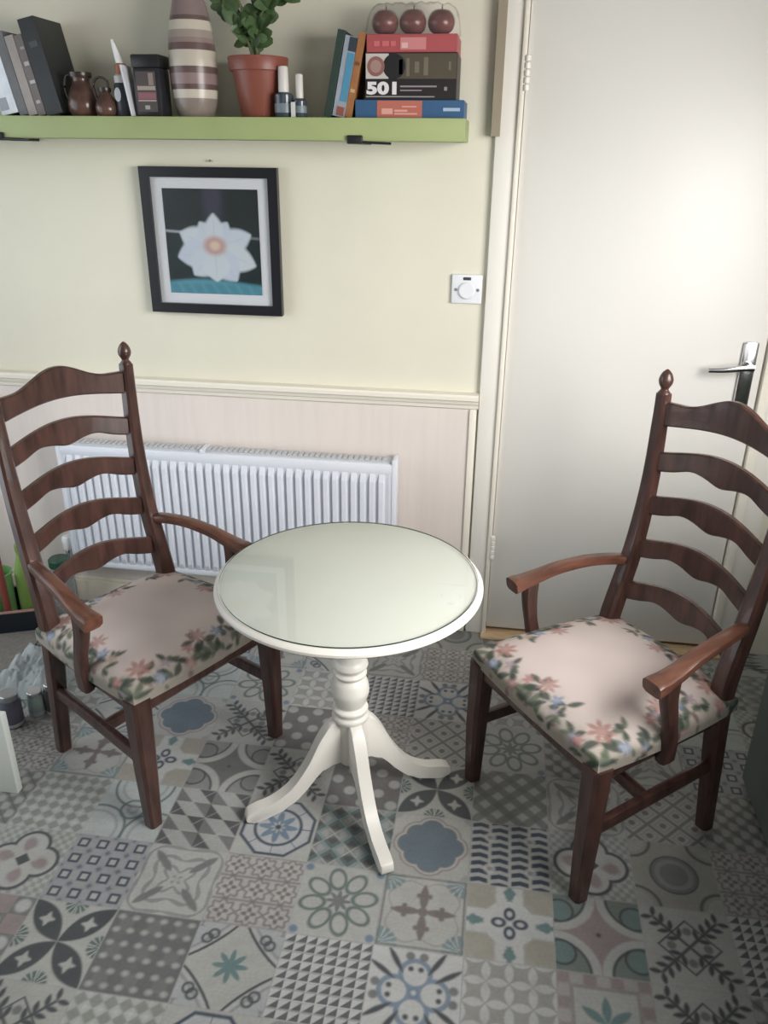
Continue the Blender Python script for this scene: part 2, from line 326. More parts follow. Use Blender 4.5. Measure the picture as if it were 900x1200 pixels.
def floor_cols(X, Y):
    I = np.floor((X - TX) / T).astype(int); J = np.floor((TY - Y) / T).astype(int)
    U = (X - TX) / T - I; V = 1 - ((TY - Y) / T - J)
    out = np.zeros(X.shape + (3,))
    for i in np.unique(I):
        for j in np.unique(J):
            m_ = (I == i) & (J == j)
            if m_.any():
                k = LAY.get((i, j)) or KINDS[(i * 7 + j * 13 + i * j) % len(KINDS)]
                out[m_] = tile(k, U[m_], V[m_])
    mott = .93 + .05 * np.sin(9 * X + 3 * Y) * np.sin(7 * Y - 2 * X) + .04 * np.sin(37 * X + 5 * np.sin(11 * Y)) * np.sin(41 * Y + 4 * np.sin(13 * X))
    fine = np.sin(210 * X + 6 * np.sin(90 * Y)) * np.sin(230 * Y + 5 * np.sin(70 * X)); mott = mott + .05 * fine
    return out * .86 * mott[..., None]
X0, X1, YB = -1.40, 2.10, -3.30
gx = np.concatenate([np.arange(X0, -1.0, .02), np.arange(-1.0, 1.62, .0026), np.arange(1.62, X1 + .019, .02)])
gy = np.concatenate([np.arange(YB, -1.70, .02), np.arange(-1.70, .0, .0026), [0., .06]])
GX, GY_ = np.meshgrid(gx, gy)
M['tile'] = attr_mat('patterned_vinyl', .42, spec=.35)
struct(grid_mesh('floor', np.stack([GX, GY_, np.zeros_like(GX)], -1), floor_cols(GX, GY_), M['tile'], smooth=False), 'patchwork patterned vinyl tile floor')

# ------------------------------------------------------------------ room shell
H = 2.42
DX0, DX1, DH = .772, 1.552, 2.03                                      # door opening
bm = bmesh.new(); bx(bm, X0, DX0, 0, .12, 0, H); bx(bm, DX1, X1, 0, .12, 0, H); bx(bm, DX0, DX1, 0, .12, DH, H)
bx(bm, DX0 - .05, DX1 + .05, .121, .16, 0, DH + .05)  # unseen backing added behind the door to stop outside light leaking in
struct(obj('wall_back', bm, M['cream']), 'pale yellow wall above the dado')
bm = bmesh.new()
WL = (-1.60, -.25, .15, 2.10)                                        # window in the left wall: y0,y1,z0,z1
bx(bm, X0 - .12, X0, YB, WL[0], 0, H); bx(bm, X0 - .12, X0, WL[1], .12, 0, H); bx(bm, X0 - .12, X0, WL[0], WL[1], 0, WL[2]); bx(bm, X0 - .12, X0, WL[0], WL[1], WL[3], H)
struct(obj('wall_left', bm, M['room']))
WS = (-2.45, -1.0, 1.02, 2.12)                                        # window in the right wall, over the worktop: y0,y1,z0,z1
bm = bmesh.new()
bx(bm, X1, X1 + .12, YB, WS[0], 0, H); bx(bm, X1, X1 + .12, WS[1], .12, 0, H); bx(bm, X1, X1 + .12, WS[0], WS[1], 0, WS[2]); bx(bm, X1, X1 + .12, WS[0], WS[1], WS[3], H)
struct(obj('wall_right', bm, M['room']))
WR = (0., 1.7, .9, 2.0)                                             # window behind the camera: x0,x1,z0,z1
bm = bmesh.new()
bx(bm, X0 - .12, WR[0], YB - .12, YB, 0, H); bx(bm, WR[1], X1 + .12, YB - .12, YB, 0, H); bx(bm, WR[0], WR[1], YB - .12, YB, 0, WR[2]); bx(bm, WR[0], WR[1], YB - .12, YB, WR[3], H)
struct(obj('wall_front', bm, M['room']))
struct(box('ceiling', X0 - .12, X1 + .12, YB - .12, .12, H, H + .1, M['ceil']))
def window(name, axis, a0, a1, z0, z1, pos):
    bm = bmesh.new(); t = .05
    parts = [(a0, a0 + t, z0, z1), (a1 - t, a1, z0, z1), (a0 + t, a1 - t, z0, z0 + t), (a0 + t, a1 - t, z1 - t, z1), ((a0 + a1) / 2 - t / 2, (a0 + a1) / 2 + t / 2, z0 + t, z1 - t)]
    for p, q, r_, s in parts:
        if axis == 'x': bx(bm, pos - .09, pos - .03, p, q, r_, s)
        else: bx(bm, p, q, pos - .09, pos - .03, r_, s)
    o = struct(obj(name, bm, M['white']))
    bm = bmesh.new()
    if axis == 'x': bx(bm, pos - .065, pos - .06, a0 + t, a1 - t, z0 + t, z1 - t)
    else: bx(bm, a0 + t, a1 - t, pos - .065, pos - .06, z0 + t, z1 - t)
    g = obj('pane', bm, M['sheet'], o)
window('window_1', 'x', WL[0], WL[1], WL[2], WL[3], X0)
window('window_2', 'y', WR[0], WR[1], WR[2], WR[3], YB)
window('window_3', 'x', WS[0], WS[1], WS[2], WS[3], X1 + .12)

# lower wall boarding, dado, skirting
struct(box('trim_1', X0, .672, -.012, 0, .0, .86, M['panel']), 'pale pinkish boarding below the dado')
bm = bmesh.new()
prof = [(0, .902), (-.040, .902), (-.044, .896), (-.044, .884), (-.034, .880), (-.030, .868), (-.022, .864), (-.020, .852), (-.014, .848), (0, .848)]
pa = [bm.verts.new((X0, y, z)) for y, z in prof]; pb = [bm.verts.new((.698, y, z)) for y, z in prof]
for i in range(len(prof)):
    j = (i + 1) % len(prof); bm.faces.new((pa[i], pa[j], pb[j], pb[i]))
bm.faces.new(pa[::-1]); bm.faces.new(pb)
struct(obj('trim_2', bm, M['trim']), 'cream moulded dado rail')
struct(box('trim_3', .670, .693, -.022, 0, 0, .848, M['trim'], bev=.004), 'cream upright strip at the end of the boarding')
bm = bmesh.new(); bx(bm, X0, .665, -.028, -.012, 0, .085); bx(bm, X0, .665, -.022, -.012, .085, .10, .003)
struct(obj('baseboard_back', bm, M['skirt']))
# door frame
bm = bmesh.new()
for x0, x1 in ((.699, .760), (1.580, 1.645)): bx(bm, x0, x1, -.020, 0, 0, DH + .06, .004)
bx(bm, .760, 1.580, -.020, 0, DH + .0, DH + .06, .004)
struct(obj('trim_4', bm, M['arch'], smooth=True), 'off-white door architrave')
bm = bmesh.new(); bx(bm, .758, .773, -.032, .02, 0, DH, .005); bx(bm, 1.556, 1.584, -.026, .02, 0, DH, .005)
struct(obj('trim_5', bm, M['trim'], smooth=True), 'narrow bright bead along the door edge')
struct(box('trim_6', .687, .712, -.034, -.0, 1.660, H, M['shade_strip']), 'brown upright strip painted as shade above shelf height')  # brown colour stands in for the shaded side of a boxed-out wall
struct(box('trim_7', .755, 1.60, -.062, .04, 0, .012, M['oak'], bev=.004), 'light wood threshold strip')
# door
d = struct(box('door_1', .7745, 1.550, -.012, .028, .026, DH - .004, M['door'], bev=.002), 'plain off-white flush door')
box('gap', .776, 1.550, .03, .05, .012, .03, M['dark'], d)
bm = bmesh.new(); bx(bm, 1.483, 1.527, -.026, -.012, .90, 1.105, .006)
h = obj('handle', bm, M['chrome'], d, smooth=True); h['label'] = 'chrome lever handle'
bm = bmesh.new(); sweep(bm, [(1.505, -.026, 1.035), (1.505, -.055, 1.035)], (.011, .011), 12, 2.)
sweep(bm, smoothpts([(1.512, -.062, 1.036), (1.48, -.064, 1.034), (1.43, -.062, 1.026), (1.385, -.056, 1.022)], 12), [(.009 - .003 * i / 12, .011 - .004 * i / 12) for i in range(13)], 10, 2.5)
obj('lever', bm, M['chrome'], h, smooth=True)
for z in (.36, 1.82):
    bm = bmesh.new()
    for q in range(5): lathe(bm, [(.007, z - .045 + q * .018), (.0085, z - .043 + q * .018), (.0085, z - .031 + q * .018), (.007, z - .029 + q * .018)], 12, .776, -.030)
    obj('hinge', bm, M['arch'], d, smooth=True)

# ------------------------------------------------------------------ radiator
rad = thing('radiator', 'white ribbed panel radiator on the wall under the dado rail', 'radiator', (-.1625, -.08, .19))
RW, RH = 1.205, .49
n = 36; bm = bmesh.new(); prof = []
pitch = (RW - .06) / n; xs = -RW / 2 + .03
for i in range(n):
    a = xs + i * pitch
    prof += [(a + pitch * .04, .0), (a + pitch * .18, -.013), (a + pitch * .62, -.013), (a + pitch * .78, .0)]
prof = [(-RW / 2, -.004)] + [(-RW / 2 + .024, -.004)] + prof + [(RW / 2 - .024, -.004), (RW / 2, -.004)]
zz = [.02, .045, RH - .075, RH - .045]
rows = []
for k, z in enumerate(zz):
    rows.append([bm.verts.new((x, (y if k in (1, 2) else -.004) - .012, z)) for x, y in prof])
for a, b in zip(rows, rows[1:]):
    for i in range(len(prof) - 1): bm.faces.new((a[i], a[i + 1], b[i + 1], b[i]))
obj('front_panel', bm, M['rad'], rad)
bm = bmesh.new(); bx(bm, -RW / 2, RW / 2, -.018, .0, RH - .05, RH - .012, .006); bx(bm, -RW / 2, RW / 2, -.018, .0, 0, .024, .006); bx(bm, -RW / 2, RW / 2, -.010, .0, .02, RH - .04)
obj('body', bm, M['rad'], rad, smooth=True)
for s in (-1, 1):
    bm = bmesh.new(); bx(bm, min(s * (RW / 2 - .014), s * (RW / 2 + .002)), max(s * (RW / 2 - .014), s * (RW / 2 + .002)), -.020, .05, .03, RH + .004, .004)
    obj('end_panel', bm, M['rad'], rad, smooth=True)
bm = bmesh.new(); bx(bm, -RW / 2 + .014, RW / 2 - .014, -.006, .045, RH - .014, RH - .006)
for i in range(60):
    a = -RW / 2 + .03 + i * (RW - .06) / 60; bx(bm, a, a + .012, .002, .038, RH - .007, RH - .002)
obj('top_grille', bm, M['radgrille'], rad)
box('grille_clip', -.075, -.06, -.017, .047, RH - .012, RH + .001, M['rad'], rad)
bm = bmesh.new(); lathe(bm, [(.007, -.178), (.007, .01)], 12, -RW / 2 - .03, .01); sweep(bm, [(-RW / 2 - .03, .01, .02), (-RW / 2 + .005, .01, .02)], (.009, .009), 10, 2.); lathe(bm, [(.012, .0), (.013, .005), (.013, .050), (.010, .056)], 14, -RW / 2 - .03, .01)
v = obj('valve', bm, M['chrome'], rad, smooth=True)
bm = bmesh.new(); lathe(bm, [(.016, .055), (.019, .060), (.021, .098), (.018, .106), (.01, .110)], 18, -RW / 2 - .03, .01)
vc = obj('valve_cap', bm, M['white'], v, smooth=True); vc['label'] = 'white valve cap'
bm = bmesh.new(); lathe(bm, [(.007, -.178), (.007, .04)], 12, RW / 2 + .0 - .05, .02)
obj('pipe', bm, M['chrome'], rad, smooth=True)
for s in (-.42, .42): box('wall_bracket', s - .02, s + .02, .0, .068, .08, RH - .08, M['rad'], rad)

# ------------------------------------------------------------------ framed picture (plain flower stand-in)
pic = thing('framed_picture', 'square black framed picture with a white mount hanging below the green shelf', 'picture', (-.1645, -.006, 1.349))
PW, PH = .437, .440
bm = bmesh.new(); f_ = .030
def mitre(bm, w, h, f, y0, y1):
    o = [(-w / 2, -h / 2), (w / 2, -h / 2), (w / 2, h / 2), (-w / 2, h / 2)]; i_ = [(-w / 2 + f, -h / 2 + f), (w / 2 - f, -h / 2 + f), (w / 2 - f, h / 2 - f), (-w / 2 + f, h / 2 - f)]
    vo = [[bm.verts.new((x, y, z)) for x, z in o] for y in (y0, y1)]; vi = [[bm.verts.new((x, y, z)) for x, z in i_] for y in (y0, y1)]
    for k in range(4):
        j = (k + 1) % 4
        bm.faces.new((vo[0][k], vo[0][j], vi[0][j], vi[0][k])); bm.faces.new((vo[1][k], vi[1][k], vi[1][j], vo[1][j])); bm.faces.new((vo[0][k], vo[1][k], vo[1][j], vo[0][j])); bm.faces.new((vi[0][k], vi[0][j], vi[1][j], vi[1][k]))
mitre(bm, PW, PH, f_, -.024, .0)
obj('frame', bm, M['frame'], pic)
box('backing', -PW / 2 + .005, PW / 2 - .005, -.008, .004, -PH / 2 + .005, PH / 2 - .005, M['black'], pic)
box('mount', -PW / 2 + .028, PW / 2 - .028, -.011, -.008, -PH / 2 + .028, PH / 2 - .028, M['mount'], pic)
nx, nz = 150, 160; w, hh = .306, .316
u, v_ = np.meshgrid(np.linspace(0, 1, nx), np.linspace(0, 1, nz)); x, y = u - .5, v_ - .5
c = base(u, (.018, .024, .026)); c = mix(c, (.05, .05, .08), S(np.hypot((x - .02) / .1, (y - .42) / .3) - 1, .4) * .8)
c = mix(c, (.35, .37, .40), S(np.abs(y - .075 + .06 * x) - .010, .01) * S(.12 - np.abs(x), .05)); c = mix(c, (.01, .022, .025), S(y - .07, .02) * .6)
c = mix(c, (.09, .26, .33), S(v_ - .115 - .03 * np.sin(4 * u), .02)); c = mix(c, (.05, .17, .23), S(np.sin(50 * u + 30 * v_) - .6, .5) * S(v_ - .1, .02) * .5)
def blob(c, cx, cy, a, b, ang, col, k=1., soft=.16):
    p, q = rot(x - cx, y - cy, ang); return mix(c, col, S(np.hypot(p / a, q / b) - 1, soft) * k)
fx, fy = .02, -.06                                                   # one wide open white blossom with a pink heart
for q, (an, L, W_) in enumerate(((2.75, .40, .13), (.35, .42, .12), (3.35, .42, .14), (-.35, .46, .13), (3.95, .36, .14), (-.95, .38, .14), (-1.57, .32, .15), (2.1, .30, .10), (1.05, .30, .10), (1.57, .34, .10))):
    l, w_ = rot(x - fx, y - fy, an); c = mix(c, (.50 - .02 * (q % 3), .55 - .02 * (q % 3), .59), S(ves(l - L / 2, w_, L / 2, W_), .02)); c = mix(c, (.38, .43, .48), S(np.abs(w_) - .004, .008) * S(.05 - l, .03) * S(l - L * .8, .05) * .7)
c = mix(c, (.44, .27, .24), S(np.hypot((x - fx) / .12, (y - fy - .03) / .09) - 1, .25) * .9); c = mix(c, (.58, .46, .36), S(np.hypot((x - fx) / .05, (y - fy - .03) / .04) - 1, .4))
P = np.stack([x * w, np.full_like(x, -.0125), y * hh], -1)
M['print'] = attr_mat('printed_picture', .35)
grid_mesh('print', P, c, M['print'], pic)
bm = bmesh.new(); bx(bm, -PW / 2 + .02, PW / 2 - .02, -.017, -.015, -PH / 2 + .02, PH / 2 - .02)
obj('glass', bm, M['sheet'], pic)
nail = tag(obj('picture_nail', (lambda b: (sweep(b, [(0, 0, 0), (0, -.018, .002)], (.003, .003), 8, 2.), b)[1])(bmesh.new()), M['chrome']), 'small nail in the wall just above the black framed picture', 'nail')
nail.location = (-.155, 0, 1.585)

# switch
sw = thing('wall_switch', 'square white wall control plate beside the door frame', 'switch', (.640, 0, 1.231))
bm = bmesh.new(); bx(bm, -.047, .047, -.012, 0, -.044, .044, .004); obj('plate', bm, M['switch'], sw, smooth=True)
bm = bmesh.new(); lathe(bm, [(.024, 0), (.026, .004), (.022, .008)], 28); bm.transform(Matrix.Translation((0, -.012, -.004)) @ Matrix.Rotation(PI / 2, 4, 'X')); obj('dial', bm, M['switch'], sw, smooth=True)
bm = bmesh.new(); bx(bm, -.012, .012, -.0145, -.011, .027, .036, .002); obj('indicator', bm, flat('dark_grey', (.05, .05, .055)), sw)
for s in (-1, 1):
    bm = bmesh.new(); lathe(bm, [(.005, 0), (.005, .0015)], 12); bm.transform(Matrix.Translation((s * .034, -.0115, -.002)) @ Matrix.Rotation(PI / 2, 4, 'X')); obj('screw', bm, flat('screw_grey', (.2, .2, .22), .4), sw)

# ------------------------------------------------------------------ shelf
sh = thing('wall_shelf', 'thick lime green floating shelf high on the cream wall', 'shelf', (0, 0, 1.643))
SX0, SX1, SZ = -1.02, .622, .057
box('board', SX0, SX1, -.205, 0, 0, SZ, M['shelf'], sh, bev=.0025)
for a in (.325, -.722):
    bm = bmesh.new(); bx(bm, a - .022, a + .022, -.213, -.17, -.008, .014, .004); sweep(bm, [(a + .01, -.209, -.003), (a + .10, -.209, -.006)], (.003, .0035), 8, 2.5); bx(bm, a - .012, a + .012, -.18, 0, -.008, -.001)
    obj('bracket', bm, M['black'], sh, smooth=True)
ST = 1.700   # top of the shelf

# ------------------------------------------------------------------ books and boxes
def book(name, label, x, z, t, hgt, dep, col, lean=0., yf=-.16, pages=(.55, .50, .42), group=None, deco=None, cat='book'):
    """upright book: spine faces the room (-y); leans about its own foot"""
    o = thing(name, label, cat, (x, yf, z), 0, group); o.rotation_euler = (0, R(lean), 0)
    off = -t if lean > 0 else 0.
    bm = bmesh.new(); c_ = .003
    bx(bm, off, off + c_, 0, dep, 0, hgt, .0008, 1); bx(bm, off + t - c_, off + t, 0, dep, 0, hgt, .0008, 1); bx(bm, off, off + t, -.001, .003, 0, hgt, .0008, 1)
    obj('cover', bm, flat('cover_' + name + str(len(M)), col, .45, var=.1, vscale=30), o)
    box('page_block', off + c_ * .9, off + t - c_ * .9, .002, dep - .004, .003, hgt - .004, flat('pages', pages, .8, var=.1, vscale=40, stretch=(30, 1, 1)), o)
    for (x0, x1, z0, z1, cc) in deco or ():
        box('spine_panel', off + x0 * t, off + x1 * t, -.0022, -.0005, z0 * hgt, z1 * hgt, flat('deco%s' % (cc,), cc, .5), o)
    return o
g = 'books leaning at the far left of the shelf'
book('book', 'thick book with a bright white spine, leaning at the far left of the shelf', -.722, ST, .052, .200, .13, (.66, .70, .76), -11.5, group=g, deco=[(.05, .55, .06, .22, (.3, .32, .36)), (.1, .5, .5, .56, (.4, .45, .5))])
book('book', 'dark grey spined book leaning just behind the white-spined one', -.667, ST, .026, .214, .14, (.13, .13, .14), -11.5, group=g)
book('book', 'plain light beige-grey spined book leaning between darker grey books', -.639, ST, .027, .204, .14, (.31, .28, .26), -11.5, group=g)
book('book', 'mottled grey-brown book with small white marks on its spine', -.610, ST, .024, .206, .14, (.15, .125, .12), -11.5, group=g, deco=[(.3, .9, .62, .67, (.4, .4, .42)), (.3, .95, .40, .44, (.45, .45, .47)), (.3, .8, .15, .19, (.4, .4, .42)), (.4, .9, .82, .85, (.3, .3, .32))])
book('book', 'tall black book leaning left next to the brown jugs', -.584, ST, .050, .245, .15, (.022, .024, .026), -11.5, group=g, deco=[(.3, .8, .70, .76, (.06, .07, .065))])
g = 'books leaning against the stack of boxes'
book('book', 'thin dark green book leaning right, farthest from the stacked boxes', .250, ST, .020, .213, .13, (.025, .045, .035), 11.5, group=g)
book('book', 'book with a grey and bright blue spine leaning right', .287, ST, .034, .196, .13, (.28, .31, .36), 11.5, group=g, deco=[(.42, .98, .20, .80, (.07, .23, .36)), (.4, 1.0, .82, .99, (.03, .04, .05)), (.3, .9, .02, .13, (.25, .08, .06))])
book('book', 'orange-brown spined book leaning right against the stacked boxes', .3075, ST, .0195, .206, .13, (.30, .13, .05), 11.5, group=g, deco=[(.2, .8, .30, .34, (.5, .36, .2)), (.2, .8, .62, .66, (.15, .06, .03))])
def gbox(name, label, x0, x1, z0, z1, col, cat='box', yf=-.165, group='boxes stacked at the right end of the shelf'):
    o = thing(name, label, cat, ((x0 + x1) / 2, yf, z0), 0, group); w_ = x1 - x0; h_ = z1 - z0
    bm = bmesh.new(); bx(bm, -w_ / 2, w_ / 2, 0, .15, 0, h_, .0015, 1); obj('carton', bm, flat('carton_' + name + str(len(M)), col, .45), o)
    return o
def panel(o, name, x0, x1, z0, z1, col, y=-.0012):
    bm = bmesh.new(); bx(bm, x0, x1, y, .0008, z0, z1); return obj(name, bm, flat('p%s' % (col,), col, .5), o)
o = gbox('game_box', 'flat blue box with an orange-red label, bottom of the stack on the shelf', .319, .615, ST, 1.745, (.035, .095, .20))
l_ = panel(o, 'label_panel', -.088, .035, .002, .043, (.42, .13, .095))
for a, b, z0, z1 in ((-.075, -.045, .010, .024), (-.040, -.005, .016, .021), (-.04, .022, .009, .013), (-.02, .02, .027, .030)): panel(l_, 'print', a, b, z0, z1, (.62, .32, .28), -.0016)
panel(o, 'maker_mark', .092, .137, .018, .026, (.36, .46, .58))
o = gbox('game_box', 'deep black box with a white 501 on its side in the shelf stack', .347, .592, 1.745, 1.857, (.016, .012, .013))
p_ = panel(o, 'white_square', -.121, -.060, .050, .109, (.50, .46, .43))
bm = bmesh.new(); lathe(bm, [(.0235, 0), (.0235, .001)], 28); bm.transform(Matrix.Translation((-.094, -.0012, .079)) @ Matrix.Rotation(PI / 2, 4, 'X')); e_ = obj('disc', bm, flat('disc_red', (.24, .10, .09)), p_)
bm = bmesh.new(); lathe(bm, [(.015, 0), (.015, .001)], 24); bm.transform(Matrix.Translation((-.094, -.0020, .079)) @ Matrix.Rotation(PI / 2, 4, 'X')); obj('disc_centre', bm, flat('disc_grey', (.32, .20, .17)), p_)
pp = panel(o, 'picture_panel', -.040, .121, .050, .109, (.075, .062, .040))
bm = bmesh.new(); lathe(bm, [(.030, 0), (.030, .0006)], 28); bm.transform(Matrix.Translation((-.045, -.0012, .079)) @ Matrix.Rotation(PI / 2, 4, 'X')); obj('dark_arc', bm, M['black'], o)
for a, b, z0, z1 in ((-.032, -.022, .060, .095), (-.012, -.004, .056, .098), (.010, .022, .064, .090), (.034, .046, .058, .100), (.10, .106, .07, .09)): panel(pp, 'figure', a, b, z0, z1, (.15, .13, .09), -.0018)
for a, b, z0, z1 in ((-.028, .070, .030, .034), (-.028, .030, .021, .024), (.090, .098, .022, .031)): panel(o, 'small_print', a, b, z0, z1, (.26, .22, .25))
panel(o, 'stripe', -.121, .065, .006, .009, (.26, .25, .25))
fc = bpy.data.curves.new('numerals', 'FONT'); fc.body = '501'; fc.size = .042; fc.extrude = .0006; fc.offset = .0022; fc.space_character = 1.05
ft = bpy.data.objects.new('numeral_curve', fc); C.objects.link(ft); bpy.context.view_layer.update()
fm = bpy.data.meshes.new_from_object(ft.evaluated_get(bpy.context.evaluated_depsgraph_get())); bpy.data.objects.remove(ft); fm.materials.clear(); fc.materials.clear()
fo = bpy.data.objects.new('numerals', fm); C.objects.link(fo); fo.parent = o; fo.location = (-.119, -.0012, .0145); fo.rotation_euler = (PI / 2, 0, 0); fo.scale = (1.38, .92, 1); fm.materials.append(flat('numeral_white', (.66, .64, .65))); fo['label'] = 'white numerals 501'
o = gbox('game_box', 'red box with a paler pink label, top of the stack under the apples', .350, .590, 1.857, 1.899, (.36, .075, .08))
l_ = panel(o, 'label_panel', -.03, .038, .006, .034, (.52, .20, .20)); panel(l_, 'print', -.026, -.010, .010, .022, (.62, .40, .38), -.0016)
for a, b in ((-.10, -.085), (-.078, -.06), (-.055, -.042)): panel(o, 'print', a, b, .014, .026, (.50, .13, .13))

# apples in clear wrap
def apple(x, y, z, r, label):
    bm = bmesh.new(); pr = []
    for k in range(15):
        t = PI * k / 14; pr.append((max(.0015, r * math.sin(t) * (1 + .05 * math.cos(t))), z + r * .92 - r * .92 * math.cos(t) * (1 - .22 * math.exp(-(t if t < 1.6 else PI - t) ** 2 * 6))))
    lathe(bm, pr, 28, 0, 0); o = obj('apple', bm, flat('apple_red', (.12, .032, .028), .25, var=.5, vscale=25), smooth=True, angle=80); o.location = (x, y, 0)
    st = bmesh.new(); sweep(st, [(0, 0, z + r * 1.5), (.002, 0, z + r * 1.95)], (.0016, .0016), 6, 2.); obj('stalk', st, flat('stalk', (.08, .05, .03)), o)
    return tag(o, label, 'fruit', 'apples in clear wrap on the red box')
apple(.391, -.105, 1.8995, .0355, 'dark red apple at the left end of the clear pack'); apple(.466, -.105, 1.8995, .036, 'brownish red apple in the middle of the clear pack'); apple(.541, -.105, 1.8995, .0355, 'dark red apple at the right end of the clear pack')
nu, nv = 48, 20; P = np.zeros((nv, nu, 3))
for j in range(nv):
    for i in range(nu):
        s = -1 + 2 * i / (nu - 1); t = PI * j / (nv - 1)
        env = (1 - abs(s) ** 7) ** .5; rr = .040 + .003 * math.cos(s * .128 * 2 * PI / .075)
        nz_ = noise.noise(Vector((s * 9, t * 3, 1.3))) * .005
        P[j, i] = (.466 + s * .128, -.105 - math.cos(t) * (rr * (.30 + .75 * env) + nz_), 1.9005 + math.sin(t) * (.074 * (.12 + .92 * env) + nz_))
tag(grid_mesh('plastic_wrap', P, None, M['film']), 'clear crinkled plastic wrap around the red apples', 'wrap')

# vase
bm = bmesh.new()
prof = smoothpts([(.046, 0), (.055, .02), (.062, .052), (.0665, .115), (.065, .165), (.058, .225), (.045, .280), (.034, .33), (.030, .37), (.034, .385)], 90)
lathe(bm, [(r, z) for r, z in prof], 44, cap=True)
def bandcol(z):
    y = 135 - z / .00207
    for a, b, cc in ((113, 200, (.23, .19, .165)), (112, 121, (.13, .085, .08)), (102, 112, (.50, .45, .38)), (96, 102, (.11, .065, .062)), (83, 96, (.24, .17, .165)), (75, 83, (.12, .075, .07)), (55, 75, (.48, .43, .36)), (48, 55, (.12, .075, .07)), (40, 48, (.24, .18, .17)), (33, 40, (.30, .25, .21)), (22, 33, (.50, .45, .38)), (16, 22, (.12, .08, .075)), (-99, 16, (.22, .16, .155))):
        if a <= y < b: return cc
    return (.2, .16, .15)
vm = bmesh.new(); vm.free()
mats = []; keys = {}
for f in bm.faces:
    z = f.calc_center_median().z; cc = bandcol(z)
    if cc not in keys: keys[cc] = len(mats); mats.append(flat('vase%s' % (cc,), cc, .3))
    f.material_index = keys[cc]
vs = obj('vase', bm, mats, smooth=True); vs.location = (-.149, -.118, ST)
tag(vs, 'tall vase with brown and cream horizontal stripes on the shelf', 'vase')

# potted plant
pot = thing('potted_plant', 'green leafy plant in a terracotta coloured pot on the shelf', 'plant', (.036, -.108, ST))
bm = bmesh.new(); lathe(bm, [(.050, 0), (.053, .004), (.072, .112), (.0735, .116), (.080, .117), (.084, .148), (.0825, .151), (.077, .150), (.074, .125), (.0735, .122)], 48); obj('pot', bm, M['terra'], pot, smooth=True)
bm = bmesh.new(); lathe(bm, [(.070, .118), (.0745, .136), (.03, .140), (.002, .141)], 30); obj('soil', bm, M['soil'], pot, smooth=True)
bs, bl = bmesh.new(), bmesh.new()
def leaf(bm, p, dirv, L, W):
    d_ = Vector(dirv).normalized(); sd = d_.cross(Vector((random.uniform(-.4, .4), -1, random.uniform(-.2, .6)))).normalized(); nn = sd.cross(d_).normalized(); rows_ = []
    for k in range(6):
        t = k / 5; wv = W * math.sin(PI * min(.97, .08 + .92 * t)) ** .7; b_ = Vector(p) + d_ * (L * t) - nn * (L * .18 * t * t)
        rows_.append([bm.verts.new(b_ - sd * wv + nn * (.15 * wv)), bm.verts.new(b_), bm.verts.new(b_ + sd * wv + nn * (.15 * wv))])
    for a, b in zip(rows_, rows_[1:]):
        for q in (0, 1): bm.faces.new((a[q], a[q + 1], b[q + 1], b[q]))
STEMS = [((-.010, 0, .13), (-.022, -.012, .185), (-.050, -.02, .235), (-.095, -.02, .285)), ((-.004, .01, .13), (-.014, -.012, .20), (-.04, -.02, .28), (-.075, -.01, .37)), ((.004, -.01, .13), (.002, -.015, .19), (.022, -.02, .255), (.085, -.025, .292)), ((.0, .012, .13), (.004, .0, .20), (.035, -.005, .30), (.07, -.01, .39))]
for st in STEMS:
    pts = smoothpts(st, 14); sweep(bs, pts, [(.0045 - .0022 * i / 14, .0045 - .0022 * i / 14) for i in range(15)], 7, 2.)
    for k in range(4, 15):
        for q in range(2 if k < 8 else 3):
            a = random.uniform(0, 2 * PI); L = random.uniform(.028, .048)
            leaf(bl, pts[k], (math.cos(a), .45 * math.sin(a) - .1, random.uniform(-.2, .7)), L, L * random.uniform(.34, .46))
obj('stem', bs, M['stem'], pot, smooth=True); obj('foliage', bl, M['leaf'], pot, smooth=True, angle=60)

# small capped bottles
def capbottle(x, y, hb, hc, r, label, stripe):
    o = thing('small_bottle', label, 'bottle', (x, y, ST), 0, 'small white-capped bottles beside the plant pot')
    bm = bmesh.new(); lathe(bm, [(r * .92, 0), (r, .003), (r, hb - .006), (r * .8, hb - .001), (r * .45, hb + .001), (r * .45, hb + .004)], 20); obj('bottle_body', bm, flat('inkglass', (.045, .06, .075), .12), o, smooth=True)
    bm = bmesh.new(); lathe(bm, [(r * .54, hb + .001), (r * .56, hb + .004), (r * .52, hb + hc - .003), (r * .44, hb + hc)], 18); obj('cap', bm, flat('bottle_cap', (.60, .57, .54), .4), o, smooth=True)
    bm = bmesh.new(); lathe(bm, [(r * 1.01, .012), (r * 1.015, .013), (r * 1.015, hb * stripe), (r * 1.01, hb * stripe + .001)], 20, cap=False); obj('label_band', bm, flat('ink_label', (.16, .19, .22), .4), o, smooth=True)
    return o
capbottle(.118, -.155, .062, .064, .026, 'small dark bottle with a taller white cap right beside the plant pot', .55)
capbottle(.163, -.158, .047, .060, .019, 'smaller dark bottle with a white cap, farther from the plant pot', .6)
tag(box('paper_tag', .1435, .1555, -.181, -.1785, ST, ST + .038, flat('tag_white', (.55, .55, .53), .6)), 'small white card standing between the two capped bottles', 'card')

